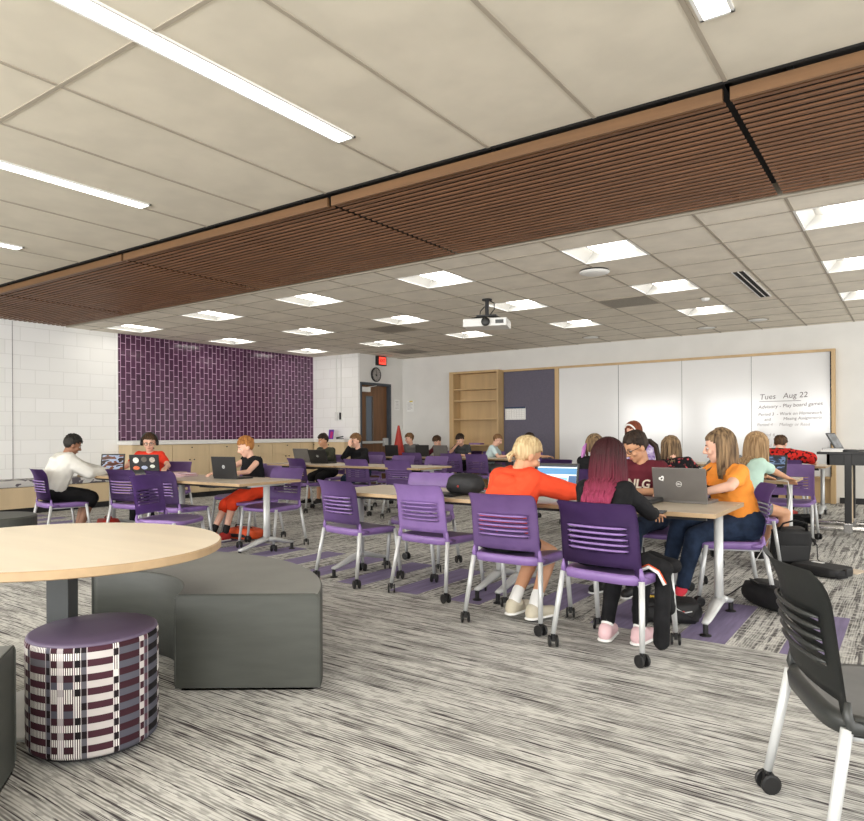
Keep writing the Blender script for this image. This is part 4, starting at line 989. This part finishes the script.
# dark roots running to magenta lengths
HMG=bpy.data.materials.new('hair_magenta'); HMG.use_nodes=True; t_=NT(HMG); t_.b.inputs['Roughness'].default_value=.6; t_.b.inputs['Specular IOR Level'].default_value=.2
tc=t_.n('ShaderNodeTexCoord').outputs['Object']; sp=t_.n('ShaderNodeSeparateXYZ'); t_.l(tc,sp.inputs[0]); st_=nzn(t_,tc,1,(70,70,3),3)
v=mathn(t_,'ADD',sp.outputs[2],mathn(t_,'MULTIPLY',st_,.16)); rr_=t_.n('ShaderNodeValToRGB'); e=rr_.color_ramp.elements; e[0].position=.1; e[0].color=lin((150,54,86)); e[1].position=.7; e[1].color=lin((50,22,25)); q=e.new(.42); q.color=lin((88,28,42))
mr=t_.n('ShaderNodeMapRange'); mr.inputs['From Min'].default_value=.82; mr.inputs['From Max'].default_value=1.36; t_.l(v,mr.inputs[0]); t_.l(mr.outputs[0],rr_.inputs[0]); t_.l(rr_.outputs[0],t_.b.inputs['Base Color'])
R2=math.radians
# front row, backs to the viewer
person(-2.20,4.02,-14,'person with blonde tied hair in orange-red hoodie, bare legs, leaning over table',s=.92,lean=22,side=1,hp=26,hy=-22,bulk=.02,hands=[(-.02,.55,.80),(.30,.52,.80)],feet=[(.04,.0,.12),(.16,.06,.10)],skin=SKT,hair=('pulled',HBL,0),tail=[(0,-.106,-.05),(.0,-.116,-.075),(0,-.10,-.09)],shirt=ORR,sleeve='long',hood=True,pants=BLK,plen='thigh',shoes=SHB,socks=SOW,near=True,seed=3,kneepole=(0,1,.2))
person(-1.47,3.84,-2,'person with long magenta hair in black top, one hand out beside chair',s=.83,lean=13,hp=16,hy=4,hands=[(-.12,.40,.79),(.17,.34,.73)],feet=[(-.02,.06,.09),(.16,.1,.09)],skin=SKT,hair=('long',HMG,.33),shirt=BLK,sleeve='long',pants=BLK,plen='long',shoes=SHP,socks=SOW,near=True,face=True,seed=5,curl=.9,elb=[(-.9,-.5,-.9),(1,-.3,-.9)])
person(-1.78,5.46,170,'person in maroon tee and black glasses looking down, dark tied hair',s=.94,lean=9,hp=28,hy=-30,hands=[(-.10,.36,.78),(.16,.38,.78)],skin=SKT,hair=('pulled',HDK,0),tail=[(0,-.13,-.02),(-.02,-.15,-.08),(-.03,-.12,-.17),(-.03,-.10,-.2)],shirt=MAR,sleeve='short',pants=JEA,shoes=SHK,near=True,glasses=True,shirt_text=('NLG',.1,mat('cream_print',(226,214,196),.8)),seed=7)
person(-1.13,5.36,136,'person in orange tee and jeans with long ombre hair, typing on grey laptop',s=.93,wide=1.22,lean=12,hp=10,hy=-34,fa=80,elb=[(-1,.3,-.15),(.9,-.3,-.6)],hands=[(-.16,.34,.79),(.12,.40,.79)],feet=[(-.06,.40,.10),(.10,.42,.20)],skin=SKL,hair=('long',HOM,.26),shirt=ORT,sleeve='short',pants=JEA,plen='long',shoes=None,socks=SOR,near=True,shirt_text=('RELAND',.062,mat('brown_print',(86,48,24),.8)),seed=9)
# left group
person(-8.26,4.10,-10,'person in pale grey hoodie and black shorts at the far left table',s=.98,lean=22,bulk=.03,hp=22,hy=-6,hands=[(-.08,.54,.79),(.14,.5,.79)],feet=[(-.05,.22,.09),(.14,.18,.09)],skin=SKB,hair=('short',hairm('black',(30,28,26),(48,44,40)),0),shirt=PALE,sleeve='long',hood=True,pants=BLK,plen='knee',shoes=SHK,seed=11)
person(-8.54,5.46,222,'person in red tee, glasses and black headphones behind stickered laptop',s=.94,lean=8,hp=14,hy=10,hands=[(-.30,.36,.79),(.24,.38,.79)],skin=SKL,hair=('short',HBR,0),shirt=REDT,pants=BLK,shoes=SHK,glasses=True,phones=True,seed=13)
person(-6.50,5.46,176,'person with short ginger hair in black sleeveless top and orange shorts',s=.86,lean=8,hp=20,hy=-24,hands=[(-.15,.36,.78),(.14,.38,.78)],feet=[(-.04,.36,.09),(.12,.42,.09)],skin=SKL,hair=('short',HGI,0),shirt=BLK,sleeve='none',pants=ORS,plen='knee',shoes=SHR,socks=SOK,seed=15)
person(-8.66,9.02,186,'person with short dark hair in olive top between two laptops',s=.92,lean=12,hp=14,hy=-22,hands=[(-.2,.40,.79),(.18,.4,.79)],skin=SKT,hair=('short',HDK,0),shirt=OLV,sleeve='long',pants=BLK,plen='knee',shoes=SHK,seed=17)
person(-7.88,9.02,186,'person with brown fringe in black top resting hand on face',s=.92,lean=14,hp=10,hy=-28,hands=[(-.18,.42,.79),(.03,.24,1.01)],skin=SKL,hair=('short',HSB,0),shirt=BLK,sleeve='long',pants=JEA,shoes=SHK,seed=19,elb=[(-.9,-.5,-.9),(.6,.5,-1)])
person(-9.2,12.3,200,'person with short brown hair looking left, right of the red cone',s=.92,lean=10,hp=12,hy=-50,skin=SKL,hair=('short',HSB,0),shirt=GRY,pants=JEA,shoes=SHK,seed=21)
person(-8.42,12.3,184,'person in maroon top bent down behind the pale laptop',s=.88,lean=16,hp=36,hy=-10,skin=SKL,hair=('short',HBR,0),shirt=MAR,sleeve='long',pants=JEA,shoes=SHK,seed=23)
person(-7.84,12.3,184,'person in dark grey tee resting forehead on one hand',s=.94,lean=16,hp=32,hy=0,hands=[(-.16,.36,.78),(-.02,.30,.98)],skin=SKL,hair=('short',HDK,0),shirt=DGR,pants=BLK,shoes=SHK,seed=25,elb=[(-.9,-.5,-.9),(.9,.5,-1)])
person(-7.02,12.1,-72,'person with buzz cut in pale blue tee, turned to the right',s=.94,lean=18,hp=28,hy=-8,hands=[(-.12,.36,.78),(.14,.4,.78)],skin=SKL,hair=('buzz',HSB,0),shirt=PBLUE,pants=GRY,shoes=SHK,seed=27)
person(-6.2,12.0,-40,'person with dark hair in bright blue top before the tackboard',s=.92,lean=14,hp=20,hy=-20,skin=SKT,hair=('long',HDK,.16),shirt=BLUE,pants=JEA,shoes=SHK,seed=29)
# right group, second and third rows
person(-2.86,7.12,8,'person with brown hair and purple strands in black top, back turned',s=.92,lean=22,hp=26,hy=18,hands=[(-.14,.5,.78),(.16,.5,.78)],skin=SKL,hair=('long',HOM,.10),strands=hairm('lilac_strands',(168,96,170),(200,140,196)),shirt=BLK,sleeve='long',pants=JEA,shoes=SHK,seed=31)
person(-2.98,8.85,168,'person with auburn hair, white headband and lilac floral top facing viewer',s=1.14,lean=6,hp=16,hy=-14,hands=[(-.16,.36,.79),(.16,.36,.79)],skin=SKL,hair=('long',HRB,.22),shirt=PURF,sleeve='long',pants=JEA,shoes=SHK,headband=M_paper,glasses=True,seed=33)
person(-1.98,7.14,4,'person in dark floral top with long brown hair, head bowed left',s=.92,lean=24,side=-8,hp=36,hy=22,hands=[(-.2,.5,.78),(.16,.5,.78)],skin=SKL,hair=('long',HOM,.24),shirt=FLO,sleeve='short',pants=BLK,shoes=SHK,seed=35)
person(-1.27,6.94,-44,'person in mint tee and grey shorts with long light brown hair',s=.92,lean=18,side=-3,hp=22,hy=14,hands=[(-.34,.44,.78),(-.06,.46,.78)],feet=[(-.09,.2,.09),(.12,.22,.09)],skin=SKT,hair=('long',HLB,.30),shirt=MINT,sleeve='short',pants=GRY,plen='thigh',shoes=SHK,seed=37,elb=[(-.9,-.3,-.6),(1,.1,-.4)])
person(-1.84,8.8,176,'small person with short fair hair, looking down behind mint tee',s=.86,lean=16,hp=26,hy=-10,skin=SKL,hair=('short',HSB,0),shirt=GRY,pants=JEA,shoes=SHK,seed=39)
person(-1.62,10.74,-6,'person in red and black plaid shirt slumped over the third row table',s=1.0,lean=36,bulk=.035,hp=34,hy=0,hands=[(-.22,.62,.80),(.36,.52,.80)],skin=SKL,hair=('short',HBR,0),shirt=PLD,sleeve='long',pants=BLK,shoes=SHR,seed=41,elb=[(-1,.2,-.1),(1,.2,-.1)])

# ------------------------------------------------------------------ bags, books and small things
def soft(name,label,cat,loc,size,rz=0,m=None,seed=1,amp=.02,tilt=(0,0),pw=.45,group=None,flat=True):
    """lumpy fabric body as a child named body under a thing"""
    t=thing(name,label,cat,loc,rz,group); b=NB(); bmesh.ops.create_uvsphere(b,u_segments=28,v_segments=18,radius=1)
    sg=lambda v: math.copysign(abs(v)**pw,v)
    for v in b.verts:
        c=v.co.normalized(); k=1+noise.noise(c*2.2+Vector((seed,seed*2,0)))*amp*6+noise.noise(c*5+Vector((0,seed,3)))*amp*3
        v.co=Vector((sg(c.x)*size[0]/2,sg(c.y)*size[1]/2,sg(c.z)*size[2]/2))*k
        v.co=Matrix.Rotation(tilt[0],3,'X')@Matrix.Rotation(tilt[1],3,'Y')@v.co
    mz=min(v.co.z for v in b.verts)
    for v in b.verts: v.co.z-=mz
    obj('body',b,m or M_bag,t,True); return t
def strap(t,pts,r=.012,name='strap',m=None,flat=.4): b=NB(); sweep(b,pts,r,8,flat=flat); return obj(name,b,m or M_bag,t,True)
t=soft('pencil_bag','black lumpy pencil bag with tiny red mark on middle front table','bag',(-2.86,4.52,.7405),(.30,.17,.17),.1,seed=2,pw=.75)
b=NB(); ell(b,(-.02,-.088,.075),(.009,.004,.009)); obj('red_mark',b,M_red,t,True); strap(t,[(-.14,-.02,.06),(-.08,-.03,.135),(0,-.03,.155),(.09,-.02,.13),(.14,0,.06)],.005,'zipper',M_dgrey,1)
b=NB(); box(b,-.16,.16,-.105,.105,0,.02,bev=.006); tag(obj('tablet_case',b,M_lapk,loc=(-3.02,4.42,.7405),rot=(0,0,.05)),'closed black tablet case under the edge of the pencil bag','case')
t=thing('zipped_case','closed black zip case lying left of the grey laptop','case',(-1.60,4.70,.7405),-.05); b=NB(); box(b,-.17,.17,-.13,.13,0,.034,bev=.012); obj('shell',b,M_lapk,t,True); b=NB(); box(b,-.172,.172,-.132,.132,.014,.019,bev=.002); obj('zipper',b,M_dgrey,t)
t=soft('small_backpack','small dark grey rucksack on the table left of the orange-red hoodie','bag',(-2.78,4.96,.7405),(.18,.13,.2),.2,m=mat('charcoal_fabric',(52,54,56),.8,scale=14,var=.3,bump=.5,bscale=80),seed=5,pw=.6); strap(t,[(-.05,-.06,.03),(-.06,-.085,.1),(-.02,-.06,.18)])
for i,(x,y,z,c,lb) in enumerate([(-2.98,4.84,.7405,(226,226,222),'white booklet beneath the other booklets on the middle front table'),(-2.97,4.86,.7525,(40,70,160),'blue booklet between the pencil bag and the grey rucksack'),(-2.93,4.80,.7645,(186,44,40),'red booklet topmost of the little pile beside the pencil bag')]):
    t=thing('booklet',lb,'book',(x,y,z),.3*i,'booklets on the middle front table'); b=NB(); box(b,-.08,.08,-.055,.055,0,.0115); obj('cover',b,mat('booklet_%d'%i,c,.6),t); b=NB(); box(b,-.078,.081,-.053,.053,.002,.0095); obj('pages',b,M_paper,t)
for i,(dx,dy,rz,c,lb) in enumerate([(0,0,.1,(196,150,164),'pink folder at the bottom of the stack on the left front table'),(.03,-.02,.25,(160,60,70),'maroon folder in the middle of the stack on left front table'),(-.02,.01,.0,(206,170,182),'pale pink folder on top of the left front table stack')]):
    t=thing('folder',lb,'folder',(-7.0+dx,4.86+dy,.7405+.013*i),rz,'folders on the left front table'); b=NB(); box(b,-.17,.17,-.12,.12,0,.003); box(b,-.17,.17,-.12,.12,.009,.012); box(b,-.17,-.167,-.12,.12,0,.012); obj('cover',b,mat('folder_%d'%i,c,.6),t); b=NB(); box(b,-.16,.165,-.11,.11,.003,.009); obj('papers',b,M_paper,t)
b=NB(); rbox(b,(0,0,.08),(.05,.0015,.17),Matrix.Rotation(.45,3,'Y')@Matrix.Rotation(-.2,3,'X')); tag(obj('paper_strip',b,M_paper,loc=(-2.47,4.91,.7405)),'white paper strip leaning against the screen of the black laptop','paper')
# on the floor
t=soft('messenger_bag','upright black bag with straps beside the right second row table leg','bag',(-.93,6.98,0),(.32,.15,.34),.5,seed=8,tilt=(.12,0),pw=.4)
strap(t,[(-.12,-.05,.33),(-.1,-.1,.40),(0,-.1,.43),(.1,-.1,.40),(.12,-.05,.33)],.014); strap(t,[(.15,.0,.3),(.22,-.02,.2),(.2,-.08,.08),(.26,-.12,.02)],.012); 
b=NB(); box(b,-.12,.12,-.098,-.09,.06,.2,bev=.003); obj('front_pocket',b,M_black,t)
t=soft('laptop_sleeve','flat black laptop bag lying on the carpet in front of the standing table','bag',(-.66,6.75,0),(.42,.30,.085),-.5,seed=11,pw=.35,amp=.008)
strap(t,[(.16,.0,.05),(.24,-.04,.08),(.27,-.08,.03),(.22,-.12,.012),(.16,-.1,.04)],.012); b=NB(); rbox(b,(-.06,.04,.088),(.1,.035,.004)); obj('white_label',b,M_paper,t)
b=NB(); box(b,-.15,.15,-.11,.11,0,.006); tag(obj('loose_papers',b,mat('buff_paper',(206,190,170),.8),loc=(-.52,7.02,.001),rot=(0,0,-.3)),'thin stack of buff papers on carpet beyond the flat laptop bag','paper')
t=soft('school_bag','long black bag slumped on carpet by the right front table leg','bag',(-.80,5.28,0),(.50,.26,.17),-.75,seed=14,pw=.55)
strap(t,[(-.2,0,.12),(-.12,-.1,.18),(0,-.13,.17),(.12,-.1,.18),(.2,0,.1)],.014); strap(t,[(-.22,.02,.06),(-.3,-.02,.1),(-.34,-.1,.03),(-.3,-.18,.014)],.012)
b=NB(); sweep(b,[(-.2,.11,.1),(0,.13,.15),(.2,.11,.1)],.004,6); obj('zipper',b,M_leg,t,True)
t=soft('backpack','black backpack with yellow and red trim under the right front table','bag',(-1.33,4.52,0),(.42,.26,.15),.35,seed=17,pw=.55)
strap(t,[(-.15,-.1,.1),(-.05,-.16,.13),(.08,-.16,.1),(.17,-.1,.05)],.013); b=NB(); box(b,-.1,-.03,-.02,.02,.148,.156); obj('yellow_tab',b,mat('yellow_trim',(206,170,60),.6),t); b=NB(); ell(b,(.1,-.12,.09),(.01,.01,.01)); obj('red_clip',b,M_red,t,True)
b=NB(); sweep(b,[(-.02,-.13,.1),(.05,-.14,.12),(.1,-.14,.09),(.15,-.13,.1)],.004,6); obj('grey_cord',b,M_leg,t,True)
# coat over the chair side
t=thing('coat','black coat hanging from the seat of the magenta-haired person to the floor','coat',(-1.20,3.80,0),-.1)
b=NB(); caps(b,(-.02,.0,.50),(.07,.02,.47),.06,.05); caps(b,(.07,.02,.47),(.075,-.02,.30),.045,.042); caps(b,(.075,-.02,.32),(.07,-.02,.08),.042,.046); caps(b,(.02,.10,.45),(.06,.08,.25),.05,.05); caps(b,(-.04,.12,.50),(.1,.1,.48),.05,.04)
fuse('cloth',b,BLK,t,.008,3,.006,14)
b=NB(); sweep(b,[(-.02,-.065,.47),(.02,-.062,.49),(.07,-.05,.46),(.10,-.045,.40)],.010,8); obj('white_lining',b,M_paper,t,True); b=NB(); sweep(b,[(-.02,-.072,.485),(.02,-.069,.505),(.075,-.057,.475),(.11,-.05,.41)],.0035,6); obj('orange_piping',b,M_orangebag,t,True)
t=soft('sports_bag','orange and black bag on carpet behind the orange shorts','bag',(-6.45,5.35,0),(.42,.24,.13),.2,m=M_orangebag,seed=20); b=NB(); box(b,-.16,.16,-.125,-.11,.03,.07,bev=.004); obj('black_panel',b,M_black,t); strap(t,[(-.15,0,.1),(-.08,-.05,.17),(.08,-.05,.17),(.15,0,.1)])
t=soft('gym_bag','red bag on the floor under the pale hoodie','bag',(-8.1,4.62,0),(.26,.2,.2),.1,m=M_red,seed=22); strap(t,[(-.08,0,.17),(-.05,0,.23),(.05,0,.23),(.08,0,.17)],.01,m=M_red)
t=soft('dropped_jacket','dark jacket heaped on carpet beneath the red plaid shirt','jacket',(-1.35,9.9,0),(.5,.34,.14),.2,m=BLK,seed=24,amp=.05); strap(t,[(.15,0,.08),(.28,-.05,.03),(.36,-.02,.02)],.025,'sleeve',BLK)
b=NB(); sweep(b,[(-1.12,7.5,.745),(-1.0,7.38,.74),(-.98,7.36,.6),(-1.0,7.3,.42),(-1.06,7.15,.30),(-1.12,7.05,.22),(-1.2,6.98,.06),(-1.22,6.9,.006)],.0045,8); tag(obj('charging_cable',b,M_paper,sm=True),'white charging cable trailing from second row table to the black bag','cable')
# traffic cone on the third row
t=thing('traffic_cone','red-orange traffic cone standing on the far left table','cone',(-9.26,11.92,.7405)); b=NB(); lathe(b,[(.145,.02),(.13,.06),(.03,.62),(.022,.66),(.015,.665)],seg=28); obj('cone_body',b,M_red,t,True); b=NB(); box(b,-.17,.17,-.17,.17,0,.022,bev=.006); obj('base',b,M_red,t)
# return cabinet and what stands on it
t=thing('base_cabinet','maple cabinet turned along the return wall with a white top','cabinet',(-10.9,11.68,0),0,'maple base cabinets'); b=NB(); box(b,-.47,.47,-.21,.2,.1,1.04); box(b,-.47,.47,-.15,.2,0,.1,1); obj('carcass',b,[M_cab,M_base],t)
b=NB(); box(b,-.467,.467,-.228,-.21,.8,1.035,bev=.002); dw=obj('drawer',b,M_cab,t)
b=NB(); lathe(b,[(.004,0),(.004,.018),(.013,.02),(.013,.03),(.003,.032)],seg=10); obj('knob',b,M_black,dw,True,(0,-.228,.98),(PI/2,0,0))
for s in (-1,1):
    b=NB(); box(b,min(s*.002,s*.467),max(s*.002,s*.467),-.228,-.21,.11,.795,bev=.002); dd=obj('door',b,M_cab,t); b=NB(); lathe(b,[(.004,0),(.004,.018),(.013,.02),(.013,.03),(.003,.032)],seg=10); obj('knob',b,M_black,dd,True,(s*.05,-.228,.745),(PI/2,0,0))
b=NB(); box(b,-.475,.475,-.24,.215,1.045,1.105,bev=.004); obj('top',b,M_counter,t)
t=thing('picture_card','purple card with pink shape standing on the cabinet by the door corner','card',(-11.03,11.66,1.106),-.2); b=NB(); rbox(b,(0,0,.11),(.19,.006,.22),Matrix.Rotation(-.1,3,'X')); obj('card',b,mat('violet_card',(112,60,170),.5),t); b=NB(); rbox(b,(.02,-.006,.10),(.09,.004,.15),Matrix.Rotation(-.1,3,'X')@Matrix.Rotation(.2,3,'Y')); obj('pink_shape',b,mat('pink_print',(190,50,120),.5),t)
t=thing('stapler','small black stapler-like tool on the cabinet beside the purple card','office tool',(-10.72,11.62,1.106),.2); b=NB(); box(b,-.09,.09,-.022,.022,0,.02,bev=.004); obj('base',b,M_black,t); b=NB(); rbox(b,(-.005,0,.045),(.18,.036,.026),Matrix.Rotation(-.16,3,'Y'),bev=.006); obj('arm',b,M_black,t)
b=NB(); box(b,-.14,.14,-.1,.1,0,.035,bev=.004); tag(obj('storage_box',b,mat('lilac_box',(150,120,170),.6),loc=(-8.15,13.37,.9705)),'flat lilac box lying on a bookcase shelf','box')
# on the standing table
t=thing('desk_dome','small white dome with purple mark on the standing table','gadget',(-.40,9.45,.9855)); b=NB(); lathe(b,[(.045,0),(.048,.012),(.04,.035),(.022,.052),(.004,.058)],seg=24); obj('dome',b,M_paper,t,True); b=NB(); ell(b,(0,-.036,.03),(.012,.008,.01)); obj('purple_mark',b,M_purple,t,True)
for i,(c,lb) in enumerate([((214,208,200),'pale book beneath another at the left end of the standing table'),((84,80,92),'dark book on top at the left end of the standing table')]):
    t=thing('book',lb,'book',(-.80+.01*i,9.32,.9855+.021*i),.1*i,'books on the standing table'); b=NB(); box(b,-.11,.11,-.075,.075,0,.003); box(b,-.11,.11,-.075,.075,.017,.02); box(b,-.11,-.107,-.075,.075,0,.02); obj('cover',b,mat('book_%d'%i,c,.6),t); b=NB(); box(b,-.105,.108,-.072,.072,.003,.017); obj('pages',b,M_paper,t)
t=thing('smartphone','black smartphone held low by the magenta-haired person','phone',(-1.27,4.2,.735),.1); b=NB(); box(b,-.035,.035,-.07,.07,0,.008,bev=.002); obj('case',b,M_black,t); b=NB(); box(b,-.031,.031,-.066,.066,.008,.0088); obj('glass',b,M_glass,t)
bpy.data.scenes.remove(WS)
